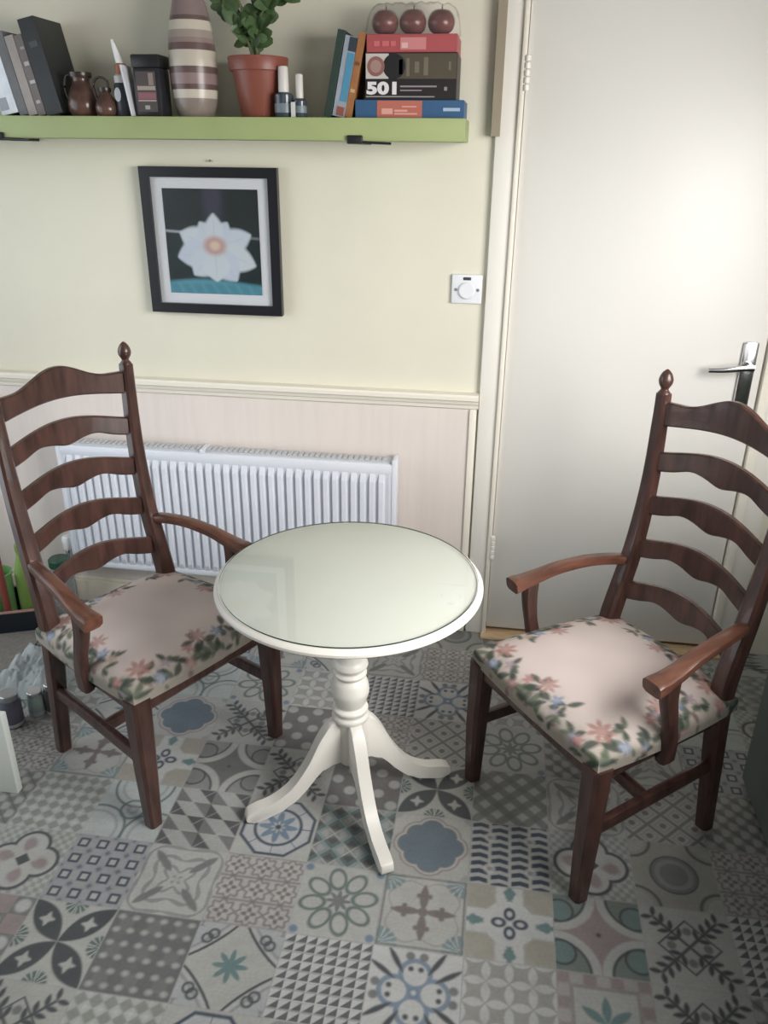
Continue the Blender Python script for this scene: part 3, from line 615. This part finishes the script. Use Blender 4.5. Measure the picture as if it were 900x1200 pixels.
# jugs
def jug(x, y, s, label, prof, loop):
    o = thing('jug', label, 'jug', (x, y, ST), 0, 'small brown jugs on the shelf')
    pr = smoothpts(prof, 40); bm = bmesh.new(); lathe(bm, [(r * s, z * s) for r, z in pr], 36, cap=False); lathe(bm, [(r * s * .94, z * s) for r, z in pr[2:]], 36, cap=False)
    f = bmesh.new(); lathe(bm, [(.002, .002), (prof[0][0] * s, 0)], 36, cap=True)
    f.free(); obj('body', bm, flat('jug_glaze', (.09, .048, .037), .22, var=.5, vscale=18), o, smooth=True)
    bm = bmesh.new(); sweep(bm, smoothpts([(a * s, 0, b * s) for a, b in loop], 18), (.005 * s, .004 * s), 8, 2.); obj('handle', bm, flat('jug_dark', (.035, .022, .018), .3), o, smooth=True)
    bm = bmesh.new(); top = prof[-1]; lathe(bm, [(top[0] * s, (top[1] - .012) * s), ((top[0] + .002) * s, (top[1] - .006) * s), ((top[0] + .0015) * s, (top[1] + .001) * s), (top[0] * .9 * s, (top[1] + .001) * s)], 36, cap=False); obj('rim', bm, M['jug_dark'], o, smooth=True)
    bm = bmesh.new(); lathe(bm, [(.0055, 0), (.0055, .002)], 12); bm.transform(Matrix.Translation((.0 * s - .004, -prof[0][0] * s - .0022, .013 * s)) @ Matrix.Rotation(PI / 2, 4, 'X')); obj('base_glint', bm, M['white'], o)  # white dot painted as a highlight near the jug's base
    return o
jug(-.480, -.135, 1., 'larger brown glazed jug beside the tall black book', [(.030, 0), (.040, .012), (.043, .035), (.036, .062), (.025, .084), (.024, .098), (.030, .112)], [(-.026, .106), (-.042, .104), (-.050, .080), (-.046, .055), (-.040, .045)])
jug(-.399, -.160, .86, 'smaller brown jug with a round loop handle beside the nozzle bottle', [(.026, 0), (.034, .010), (.036, .028), (.028, .052), (.017, .066), (.015, .075), (.018, .084)], [(.014, .080), (.010, .106), (-.016, .116), (-.036, .100), (-.036, .074), (-.029, .050)])

# nozzle bottle, tin, card
o = thing('nozzle_bottle', 'dark bottle with an orange band and pointed white nozzle', 'bottle', (-.349, -.150, ST))
bm = bmesh.new(); lathe(bm, [(.022, 0), (.024, .003), (.024, .080), (.020, .086)], 24); obj('bottle_body', bm, flat('dark_label', (.028, .032, .04), .35), o, smooth=True)
bm = bmesh.new(); lathe(bm, [(.0215, .085), (.0215, .102), (.017, .106)], 24); obj('white_collar', bm, flat('collar', (.50, .49, .46)), o, smooth=True)
bm = bmesh.new(); lathe(bm, [(.0165, .105), (.0155, .130), (.012, .134)], 24); obj('orange_band', bm, flat('orange_band', (.33, .13, .07)), o, smooth=True)
bm = bmesh.new(); sweep(bm, [(0, 0, .131), (-.006, 0, .150), (-.014, 0, .176), (-.018, 0, .192)], [(.011, .011), (.009, .009), (.006, .006), (.003, .003)], 14, 2.); obj('nozzle', bm, M['white'], o, smooth=True)
bm = bmesh.new(); lathe(bm, [(.001, 0), (.011, .0006), (.012, .001)], 18); bm.transform(Matrix.Translation((-.006, -.0245, .055)) @ Matrix.Diagonal((.8, 1, 1.5, 1)) @ Matrix.Rotation(PI / 2, 4, 'X')); obj('emblem', bm, flat('emblem_silver', (.40, .42, .46), .3), o)
o = thing('tea_tin', 'tall black tin with a beige and pink label beside the striped vase', 'tin', (-.264, -.145, ST))
bm = bmesh.new(); bx(bm, -.040, .040, -.035, .035, 0, .122, .006); obj('tin_body', bm, flat('tin_black', (.022, .022, .027), .35), o, smooth=True)
bm = bmesh.new(); bx(bm, -.042, .042, -.037, .037, .121, .154, .005); obj('lid', bm, M['black'], o, smooth=True)
l_ = panel(o, 'label_panel', -.030, .026, .012, .112, (.075, .06, .06), -.0368); l_.location = (0, 0, 0)
for a, b, z0, z1, cc in ((-.028, .024, .066, .076, (.34, .28, .24)), (.006, .020, .078, .108, (.24, .19, .17)), (-.028, .024, .044, .060, (.24, .10, .12)), (-.028, .024, .038, .042, (.36, .26, .26)), (-.010, .004, .018, .028, (.32, .33, .33))): panel(l_, 'print', a, b, z0, z1, cc, -.0372)
o = tag(box('white_card', -.003, .003, -.03, .03, 0, .128, flat('card_white', (.60, .60, .64), .5)), 'white card leaning on edge between the nozzle bottle and the black tin', 'card')
o.location = (-.3115, -.160, ST + .001); o.rotation_euler = (0, R(-9), 0)

# ------------------------------------------------------------------ pedestal table
tb = thing('pedestal_table', 'round cream painted pedestal table with a glass top between the two chairs', 'table', (.432, -.900, 0))
bm = bmesh.new(); lathe(bm, [(.002, .650), (.285, .650), (.298, .652), (.314, .659), (.322, .666), (.322, .672), (.318, .677), (.311, .680), (.002, .680)], 128); obj('tabletop', bm, M['table'], tb, smooth=True)
bm = bmesh.new(); lathe(bm, [(.12, .632), (.12, .651)], 48); lathe(bm, [(r * 1.08, z) for r, z in smoothpts([(.034, .258), (.042, .264), (.045, .276), (.040, .286), (.043, .296), (.042, .302), (.034, .309), (.038, .320), (.0445, .344), (.0455, .360), (.041, .382), (.033, .396), (.038, .402), (.040, .409), (.034, .416), (.037, .424), (.043, .432), (.040, .442), (.034, .456), (.034, .50), (.040, .55), (.045, .605), (.06, .634)], 110)], 40); lathe(bm, [(.030, .125), (.034, .132), (.037, .262)], 32)
obj('column', bm, M['table'], tb, smooth=True, angle=50)
up = smoothpts([(.025, .270), (.055, .262), (.088, .216), (.120, .150), (.165, .086), (.215, .052), (.262, .040), (.288, .030)], 26); lo = smoothpts([(.292, .014), (.284, .002), (.258, .0), (.225, .008), (.175, .026), (.130, .066), (.095, .108), (.068, .130), (.025, .135)], 26)
legprof = [(a, b) for a, b in up] + [(a, b) for a, b in lo]
for ang in (208, 298.5, 27, 102):
    bm = bmesh.new(); t = .0165
    va = [bm.verts.new((a, -t, b)) for a, b in legprof]; vb = [bm.verts.new((a, t, b)) for a, b in legprof]
    for i in range(len(legprof)):
        j = (i + 1) % len(legprof); bm.faces.new((va[i], va[j], vb[j], vb[i]))
    f1 = bm.faces.new(va[::-1]); f2 = bm.faces.new(vb)
    bmesh.ops.bevel(bm, geom=list(f1.edges) + list(f2.edges), offset=.004, segments=2, affect='EDGES', profile=.5, clamp_overlap=True)
    bm.transform(Matrix.Rotation(R(ang), 4, 'Z')); obj('leg', bm, M['table'], tb, smooth=True, angle=40)
gt = thing('glass_top', 'round clear glass sheet lying on the cream pedestal table', 'glass top', (.432, -.900, .6805))
bm = bmesh.new(); lathe(bm, [(.3075, 0), (.309, .001), (.309, .004), (.3075, .005)], 128); obj('sheet', bm, M['glass'], gt, smooth=True, angle=30)
bm = bmesh.new(); lathe(bm, [(.3093, .0008), (.3096, .0012), (.3096, .0036), (.3093, .0042)], 128, cap=False); e = obj('edge', bm, flat('glass_edge', (.02, .045, .04), .2), gt, smooth=True); e['label'] = 'dark green glass edge'

# ------------------------------------------------------------------ chairs
def seat_colors(X, Y, edge):
    """X,Y in metres on the (unwrapped) seat; edge 0 at the middle .. 1 at the border"""
    x, y = X / .25, Y / .25
    n = np.vectorize(lambda a, b: noise.noise(Vector((a * 3, b * 3, 2.))))(x, y)
    n2 = np.vectorize(lambda a, b: noise.noise(Vector((a * 9, b * 9, 5.))))(x, y)
    c = base(x, (.63, .535, .505))
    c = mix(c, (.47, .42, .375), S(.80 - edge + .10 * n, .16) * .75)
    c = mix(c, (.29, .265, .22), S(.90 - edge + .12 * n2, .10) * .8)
    def lf(c, cx, cy, ang, L, W, col, k=.9):
        p, q = rot(x - cx, y - cy, ang); q = q - 1.2 * p * p; return mix(c, col, S(ves(p - L, q, L, W), .014) * k)
    def flower(c, cx, cy, s, ang, col, col2, n_=6):
        dx, dy = x - cx, y - cy; rr = np.hypot(dx, dy); tt = np.arctan2(dy, dx) + ang
        c = mix(c, col, S(rr - s * (.35 + .65 * np.abs(np.cos(n_ * tt / 2)) ** 1.2), .025) * .85); return mix(c, col2, S(rr - s * .36, .03) * .7)
    RD, PKF, GR, GR2, BLU = (.36, .16, .15), (.47, .27, .26), (.055, .075, .06), (.115, .14, .095), (.17, .22, .33)
    rr_ = random.Random(11)
    for k in range(44):                                            # foliage and small flowers round the border
        a = 2 * PI * (k + .35 * math.sin(k * 2.1)) / 44; ca, sa = math.cos(a), math.sin(a); q = 1. / max(abs(ca), abs(sa))
        px, py = ca * q * (.92 + .13 * math.sin(k * 1.7)), sa * q * (.92 + .13 * math.sin(k * 1.7))
        for j in range(3): c = lf(c, px, py, a + PI + rr_.uniform(-1.9, 1.9), rr_.uniform(.05, .09), rr_.uniform(.022, .038), rr_.choice((GR, GR, GR2)))
        for j in range(3): c = lf(c, px * rr_.uniform(1.08, 1.2), py * rr_.uniform(1.08, 1.2), rr_.uniform(0, 6.28), rr_.uniform(.04, .07), rr_.uniform(.02, .03), rr_.choice((GR, GR2, (.22, .15, .14))))
        if k % 2: c = flower(c, px * 1.02, py * 1.02, rr_.uniform(.045, .07), a, rr_.choice((RD, BLU, (.30, .22, .28), (.42, .30, .20))), (.45, .40, .40), 5)
    for a, m_ in ((PI / 4, 1.), (3 * PI / 4, 1.), (-PI / 4, 1.), (-3 * PI / 4, 1.), (0, .85), (PI / 2, .85), (PI, .85), (-PI / 2, .85)):
        q = 1. / max(abs(math.cos(a)), abs(math.sin(a))); cx, cy = math.cos(a) * q * .80, math.sin(a) * q * .80; t = a + PI
        for s in (-1.15, -.5, .5, 1.15): c = lf(c, cx * 1.28, cy * 1.28, t + s, .125 * m_, .036, GR if abs(s) > .8 else GR2)
        for s in (-1.9, 1.9): c = lf(c, cx * 1.05, cy * 1.05, t + s, .10 * m_, .045, GR)
        c = flower(c, cx * .93, cy * .93, .135 * m_, a, (.40, .20, .185) if m_ == 1. else (.40, .23, .22), (.48, .33, .28), 7)
        c = flower(c, cx * 1.02 - .22 * math.sin(a), cy * 1.02 + .22 * math.cos(a), .075, a, BLU, (.42, .45, .50), 5)
        c = flower(c, cx * 1.05 + .20 * math.sin(a), cy * 1.05 - .20 * math.cos(a), .065, a, RD, PKF, 5)
    return c * (.96 + .05 * n[..., None])

def make_chair(label):
    ch = thing('ladderback_armchair', label, 'chair', (0, 0, 0), 0, 'ladder-back armchairs at the round table')
    W = M['wood']
    for s in (-1, 1):                                              # front legs: square, tapered
        bm = bmesh.new(); sweep(bm, [(s * .226, .220, 0), (s * .226, .219, .18), (s * .222, .214, .395)], [(.0185, .0185), (.024, .024), (.0285, .0285)], 16, 6., up=(0, 1, 0)); obj('leg', bm, W, ch, smooth=True, angle=30)
    for s in (-1, 1):                                              # rear legs run up into the back posts
        pts = smoothpts([(s * .203, -.226, 0), (s * .201, -.206, .2), (s * .197, -.190, .40), (s * .194, -.204, .50), (s * .192, -.238, .64), (s * .194, -.264, .82), (s * .197, -.270, 1.0), (s * .198, -.270, 1.066)], 30)
        sz = [(float(np.interp(p[2], [0, .25, .42, .62, 1.07], [.019, .023, .025, .0225, .0165])),) * 2 for p in pts]
        bm = bmesh.new(); sweep(bm, pts, sz, 16, 4.5, up=(0, 1, 0)); lg = obj('leg', bm, W, ch, smooth=True, angle=30)
        bm = bmesh.new(); lathe(bm, [(r, z + 1.063) for r, z in smoothpts([(.014, 0), (.0165, .004), (.011, .012), (.010, .016), (.0165, .028), (.018, .040), (.013, .054), (.006, .062), (.002, .065)], 30)], 20, s * .198, -.270); obj('finial', bm, W, lg, smooth=True, angle=60)
    def slat(z, hc, he, crest):
        bm = bmesh.new(); n_ = 36; half = .194 if z < .8 else .197; yb = float(np.interp(z, [.5, .64, .82, 1.0], [-.204, -.238, -.264, -.270])); grid = []
        for i in range(n_ + 1):
            s = -1 + 2 * i / n_; a = abs(s)
            arch = math.cos(s * PI / 2) ** 1.3
            if crest: top = z + he / 2 + .014 + .044 * (.5 + .5 * math.cos(PI * min(1, a / .72))) - .012 * math.exp(-((a - .84) / .12) ** 2) * 0; bot = z - he / 2 + .022 * arch
            else: top = z + he / 2 - .004 + .036 * arch; bot = z - he / 2 + .030 * arch - .016 * math.exp(-(s / .20) ** 2) + .007 * math.exp(-((a - .45) / .16) ** 2)
            yy = yb - .030 * (1 - s * s) - .05 * 0; t = .0095
            grid.append([bm.verts.new((s * half, yy + o_, zz_)) for o_, zz_ in ((t, bot + .004), (t, top - .004), (t - .004, top), (-t + .004, top), (-t, top - .004), (-t, bot + .004), (-t + .004, bot), (t - .004, bot))])
        for a_, b_ in zip(grid, grid[1:]):
            for q in range(8): bm.faces.new((a_[q], a_[(q + 1) % 8], b_[(q + 1) % 8], b_[q]))
        bm.faces.new(grid[0][::-1]); bm.faces.new(grid[-1]); o_ = obj('crest_rail' if crest else 'back_slat', bm, W, ch, smooth=True, angle=40)
    slat(1.008, 0, .050, True)
    for z in (.888, .768, .646, .525): slat(z, 0, .056, False)
    # seat rails
    for nm, pts, sz in (('seat_rail', [(-.215, .214, .375), (.215, .214, .375)], (.016, .026)), ('seat_rail', [(-.195, -.212, .378), (.195, -.212, .378)], (.013, .024)), ('seat_rail', [(-.224, .20, .376), (-.202, -.205, .378)], (.014, .025)), ('seat_rail', [(.224, .20, .376), (.202, -.205, .378)], (.014, .025))):
        bm = bmesh.new(); sweep(bm, pts, sz, 16, 6.); obj(nm, bm, W, ch, smooth=True, angle=30)
    for s in (-1, 1):
        bm = bmesh.new(); sweep(bm, [(s * .225, .21, .205), (s * .203, -.225, .222)], (.011, .018), 12, 5.); obj('stretcher', bm, W, ch, smooth=True, angle=30)
    bm = bmesh.new(); sweep(bm, [(-.215, .03, .211), (.215, .03, .211)], (.011, .017), 12, 5.); obj('stretcher', bm, W, ch, smooth=True, angle=30)
    # arms with their supports
    for s in (-1, 1):
        pts = smoothpts([(s * .192, -.235, .602), (s * .204, -.19, .612), (s * .222, -.11, .617), (s * .236, -.02, .610), (s * .244, .04, .597), (s * .248, .09, .588), (s * .249, .120, .583)], 26)
        sz = [(float(np.interp(k / 26, [0, .2, .6, .85, 1], [.014, .017, .020, .025, .026])), float(np.interp(k / 26, [0, .3, .8, .93, 1], [.014, .013, .014, .019, .018]))) for k in range(27)]
        bm = bmesh.new(); sweep(bm, pts, sz, 16, 4.5); ar = obj('arm', bm, M['woodarm'], ch, smooth=True, angle=45)
        pts = smoothpts([(s * .246, .062, .590), (s * .248, .058, .53), (s * .252, .044, .46), (s * .248, .032, .40), (s * .240, .026, .352)], 16)
        bm = bmesh.new(); sweep(bm, pts, [(float(np.interp(k / 16, [0, .5, 1], [.017, .013, .016])), float(np.interp(k / 16, [0, .5, 1], [.024, .018, .022]))) for k in range(17)], 14, 4., up=(0, 1, 0)); obj('arm_support', bm, W, ch, smooth=True, angle=40)
    # upholstered seat, fabric wrapped down the sides
    N = 121; s_ = np.linspace(-1.16, 1.16, N); SX, SY = np.meshgrid(s_, s_)
    cx_, cy_ = np.clip(SX, -1, 1), np.clip(SY, -1, 1); over = np.maximum(np.abs(SX), np.abs(SY)) - 1
    k_ = .10; rx = cx_ * np.sqrt(1 - k_ * cy_ ** 2 * .9); ry = cy_ * np.sqrt(1 - k_ * cx_ ** 2 * .9)
    px = rx * (.232 + .020 * (cy_ * .5 + .5)) ; py = ry * .236 + .006
    px = px * (1 + .012 * np.clip(over / .05, 0, 1)); py = py * (1 + .012 * np.clip(over / .05, 0, 1))
    dome = (1 - np.abs(cx_) ** 3.2) * (1 - np.abs(cy_) ** 3.2)
    pz = .425 + .038 * dome ** .75 - np.clip(over, 0, 1) / .16 * .036
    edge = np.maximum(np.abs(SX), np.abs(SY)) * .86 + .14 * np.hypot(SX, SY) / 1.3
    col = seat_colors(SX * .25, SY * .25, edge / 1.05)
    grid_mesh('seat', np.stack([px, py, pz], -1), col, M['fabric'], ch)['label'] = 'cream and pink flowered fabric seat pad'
    return ch
M['fabric'] = attr_mat('floral_tapestry', .8, spec=.2, bump=.15, bscale=700)
fl = Vector((.873, -.487)); fR = Vector((-.808, -.589))
def place(F, O, f):
    fc = (Vector(F) + Vector(O)) / 2; o = fc - f * .22; return (o.x, o.y, 0), math.atan2(f.y, f.x) - PI / 2
lc, lr = place((-.061, -1.083), (.16, -.687), fl); rc, rr_ = place((1.028, -1.148), (.758, -.778), fR)
chair = make_chair('dark wooden ladder-back armchair in front of the radiator'); chair.location = lc; chair.rotation_euler = (0, 0, lr)
dup(chair, rc, rr_, 'dark wooden ladder-back armchair in front of the door')

# ------------------------------------------------------------------ odds and ends at the left edge
tag(box('floor_mat', -1.36, -.812, -.62, -.10, .0, .004, M['mat']), 'plain grey floor mat at the left edge behind the chair', 'mat')
tr = thing('black_tray', 'low black tray with a pinkish rim on the mat at the left edge', 'tray', (-.80, -.245, .0045), R(22))
bm = bmesh.new(); bx(bm, -.50, 0, 0, .010, 0, .078); bx(bm, -.50, 0, .20, .21, 0, .078); bx(bm, -.50, -.49, .01, .20, 0, .078); bx(bm, -.01, 0, .01, .20, 0, .078); bx(bm, -.49, -.01, .01, .20, 0, .01); obj('tray_body', bm, M['blackblue'], tr)
bm = bmesh.new(); bx(bm, -.502, .002, -.002, .012, .078, .084, .002); bx(bm, -.502, .002, .198, .212, .078, .084, .002); obj('rim', bm, M['pinkrim'], tr)
def at_tray(a, b, z): p = Matrix.Rotation(R(22), 4, 'Z') @ Vector((a, b, 0)); return (-.80 + p.x, -.245 + p.y, z)
o = thing('green_tub', 'rounded green plastic tub standing in the black tray', 'tub', at_tray(-.192, .135, .0155))
bm = bmesh.new(); lathe(bm, [(.045, 0), (.050, .004), (.054, .16), (.058, .165), (.058, .172), (.052, .172), (.050, .01), (.002, .008)], 36, cap=False); bmesh.ops.contextual_create
obj('tub_wall', bm, M['green'], o, smooth=True)
bm = bmesh.new(); lathe(bm, [(.002, .004), (.046, .004)], 30, cap=False); obj('tub_base', bm, M['green'], o)
o = thing('spray_bottle', 'slim lime green plastic bottle between the red pole and the left chair', 'bottle', at_tray(-.098, .135, .0155))
bm = bmesh.new(); lathe(bm, [(r, z) for r, z in smoothpts([(.026, 0), (.030, .006), (.031, .10), (.028, .17), (.018, .215), (.012, .235), (.012, .25)], 40)], 28); obj('bottle_body', bm, M['lime'], o, smooth=True)
bm = bmesh.new(); lathe(bm, [(.014, .249), (.014, .275), (.010, .280)], 20); obj('cap', bm, M['lime'], o, smooth=True)
o = thing('red_pole', 'red wooden pole leaning upright at the left edge of the photo', 'pole', at_tray(-.150, .042, .0155))
bm = bmesh.new(); sweep(bm, [(0, 0, .012), (-.012, .01, .3), (-.045, .02, 1.05)], (.0125, .0125), 14, 2.); obj('shaft', bm, M['red'], o, smooth=True)
bm = bmesh.new(); sweep(bm, [(.0005, 0, 0.0), (0, 0, .016)], (.0145, .0145), 14, 2.); obj('foot_cap', bm, M['red'], o, smooth=True)
o = thing('storage_jar', 'tall clear jar with a dark green lid behind the left chair', 'jar', (-.783, -.165, .0045))
bm = bmesh.new(); lathe(bm, [(.036, 0), (.040, .004), (.040, .20), (.034, .215), (.034, .222)], 28); obj('jar_body', bm, M['jarglass'], o, smooth=True)
bm = bmesh.new(); lathe(bm, [(.037, .219), (.038, .222), (.038, .246), (.034, .250)], 28); l_ = obj('lid', bm, M['greenlid'], o, smooth=True); l_['label'] = 'dark green lid'
def jar(x, y, r, h_, col, label, lidc):
    o = thing('small_jar', label, 'jar', (x, y, 0), 0, 'small jars on the floor behind the white board')
    bm = bmesh.new(); lathe(bm, [(r * .9, 0), (r, .004), (r, h_ * .72), (r * .8, h_ * .82), (r * .8, h_ * .84)], 24); obj('jar_body', bm, flat('jar%s' % (col,), col, .12), o, smooth=True)
    bm = bmesh.new(); lathe(bm, [(r * .86, h_ * .83), (r * .88, h_ * .85), (r * .88, h_ * .98), (r * .8, h_)], 24); obj('lid', bm, flat('lid%s' % (lidc,), lidc, .25, metal=.6), o, smooth=True)
    bm = bmesh.new(); lathe(bm, [(r * 1.01, .004), (r * 1.03, .006), (r * 1.03, .014), (r * 1.01, .016)], 24, cap=False); obj('base_band', bm, flat('jarband', (.5, .52, .54), .15, metal=.4), o, smooth=True)
jar(-.645, -.765, .032, .115, (.12, .12, .16), 'purplish grey jar nearest the white board', (.4, .42, .44))
jar(-.600, -.705, .026, .085, (.28, .36, .33), 'pale green glass jar between the purplish and dark jars', (.5, .52, .52))
jar(-.545, -.685, .033, .110, (.06, .055, .05), 'dark jar beside the rear leg of the left chair', (.35, .36, .36))
N = 56; s_ = np.linspace(-1, 1, N); SX, SY = np.meshgrid(s_, s_); P = np.zeros((N, N, 3)); 
for j in range(N):
    for i in range(N):
        a, b = SX[j, i], SY[j, i]; rr = max(abs(a), abs(b)); q = Vector((a * 2.6, b * 2.6, .7)); nz_ = noise.noise(q) * .6 + noise.noise(q * 2.3) * .4 + .3 * noise.noise(q * 5)
        P[j, i] = (-.690 + .115 * a + .012 * nz_, -.545 + .115 * b + .012 * nz_, max(.006, .075 * (1 - rr ** 3.5) + .05 * nz_ * (1 - rr ** 6) + .006))
tag(grid_mesh('plastic_bag', P, None, M['bag'], smooth=True), 'crumpled clear plastic bag on the floor behind the small jars', 'bag')
wb = tag(box('white_board', -.90, -.468, -1.040, -1.016, 0, .262, M['board'], bev=.003), 'white board standing on edge at the left edge of the floor', 'board')
# cupboard at the right edge
cb = thing('base_cupboard', 'grey-green kitchen cupboard at the lower right edge of the room', 'cupboard', (1.51, -.68, 0))
CL = 2.55
bm = bmesh.new(); bx(bm, .02, .585, -CL, 0, .09, .88); bx(bm, .06, .585, -CL + .02, -.02, 0, .09); obj('carcass', bm, M['cab'], cb)
for k in range(5):
    y0 = -CL + .004 + k * .51
    bm = bmesh.new(); bx(bm, .0, .019, y0, y0 + .502, .02, .87, .002); d_ = obj('door', bm, M['cab'], cb)
    bm = bmesh.new(); a = y0 + .44; sweep(bm, [(-.018, a, .68), (-.018, a, .80)], (.005, .005), 10, 2.); sweep(bm, [(-.018, a, .69), (.0, a, .69)], (.004, .004), 8, 2.); sweep(bm, [(-.018, a, .79), (.0, a, .79)], (.004, .004), 8, 2.); obj('handle', bm, M['chrome'], d_, smooth=True)
box('worktop', -.015, .588, -CL - .01, .012, .88, .915, flat('worktop', (.10, .09, .08), .4), cb)

# ------------------------------------------------------------------ light
def area(name, loc, target, sx, sy, power, col, spread=180):
    l = bpy.data.lights.new(name, 'AREA'); l.shape = 'RECTANGLE'; l.size = sx; l.size_y = sy; l.energy = power; l.color = col; l.spread = R(spread)
    o = bpy.data.objects.new(name, l); C.objects.link(o); o.location = loc
    o.rotation_euler = (Vector(target) - Vector(loc)).to_track_quat('-Z', 'Y').to_euler(); return o
area('daylight_left', (X0 + .03, -.93, 1.15), (-.1, -.35, .85), 1.3, 1.8, 11.5, (.86, .94, 1.0), 120)
area('daylight_right', (X1 - .02, -1.65, 1.57), (.5, -.85, .55), 1.4, 1.04, 68, (1.0, .985, .96), 140)
area('fill_behind', (.85, YB + .05, 1.45), (.8, 0, .72), 1.6, 1.0, 1.5, (1.0, .975, .94), 80)  # weak neutral fill added behind the camera
wd = bpy.data.worlds.new('sky'); bpy.context.scene.world = wd; wd.use_nodes = True
wd.node_tree.nodes['Background'].inputs['Color'].default_value = (.75, .85, 1, 1); wd.node_tree.nodes['Background'].inputs['Strength'].default_value = .45

# ------------------------------------------------------------------ camera
F_, YAW, PIT, ROL = 945.2528, -.139768, .41973, .0116388
fw = Vector((math.sin(YAW) * math.cos(PIT), math.cos(YAW) * math.cos(PIT), -math.sin(PIT))); r_ = Vector((math.cos(YAW), -math.sin(YAW), 0)); u_ = r_.cross(fw)
r2 = math.cos(ROL) * r_ + math.sin(ROL) * u_; u2 = -math.sin(ROL) * r_ + math.cos(ROL) * u_
cam = bpy.data.cameras.new('camera'); co = bpy.data.objects.new('camera', cam); C.objects.link(co)
mw = Matrix.Identity(4)
for i in range(3): mw[i][0], mw[i][1], mw[i][2] = r2[i], u2[i], -fw[i]
mw.translation = Vector((.75124, -2.58257, 1.61606)); co.matrix_world = mw
cam.sensor_fit = 'VERTICAL'; cam.sensor_height = 36.; cam.lens = F_ / 1200 * 36.; cam.clip_start = .02
sc = bpy.context.scene; sc.camera = co
sc.view_settings.view_transform = 'Standard'; sc.view_settings.look = 'None'; sc.view_settings.exposure = -.22; sc.view_settings.gamma = 1.
sc.cycles.max_bounces = 10; sc.cycles.use_denoising = True
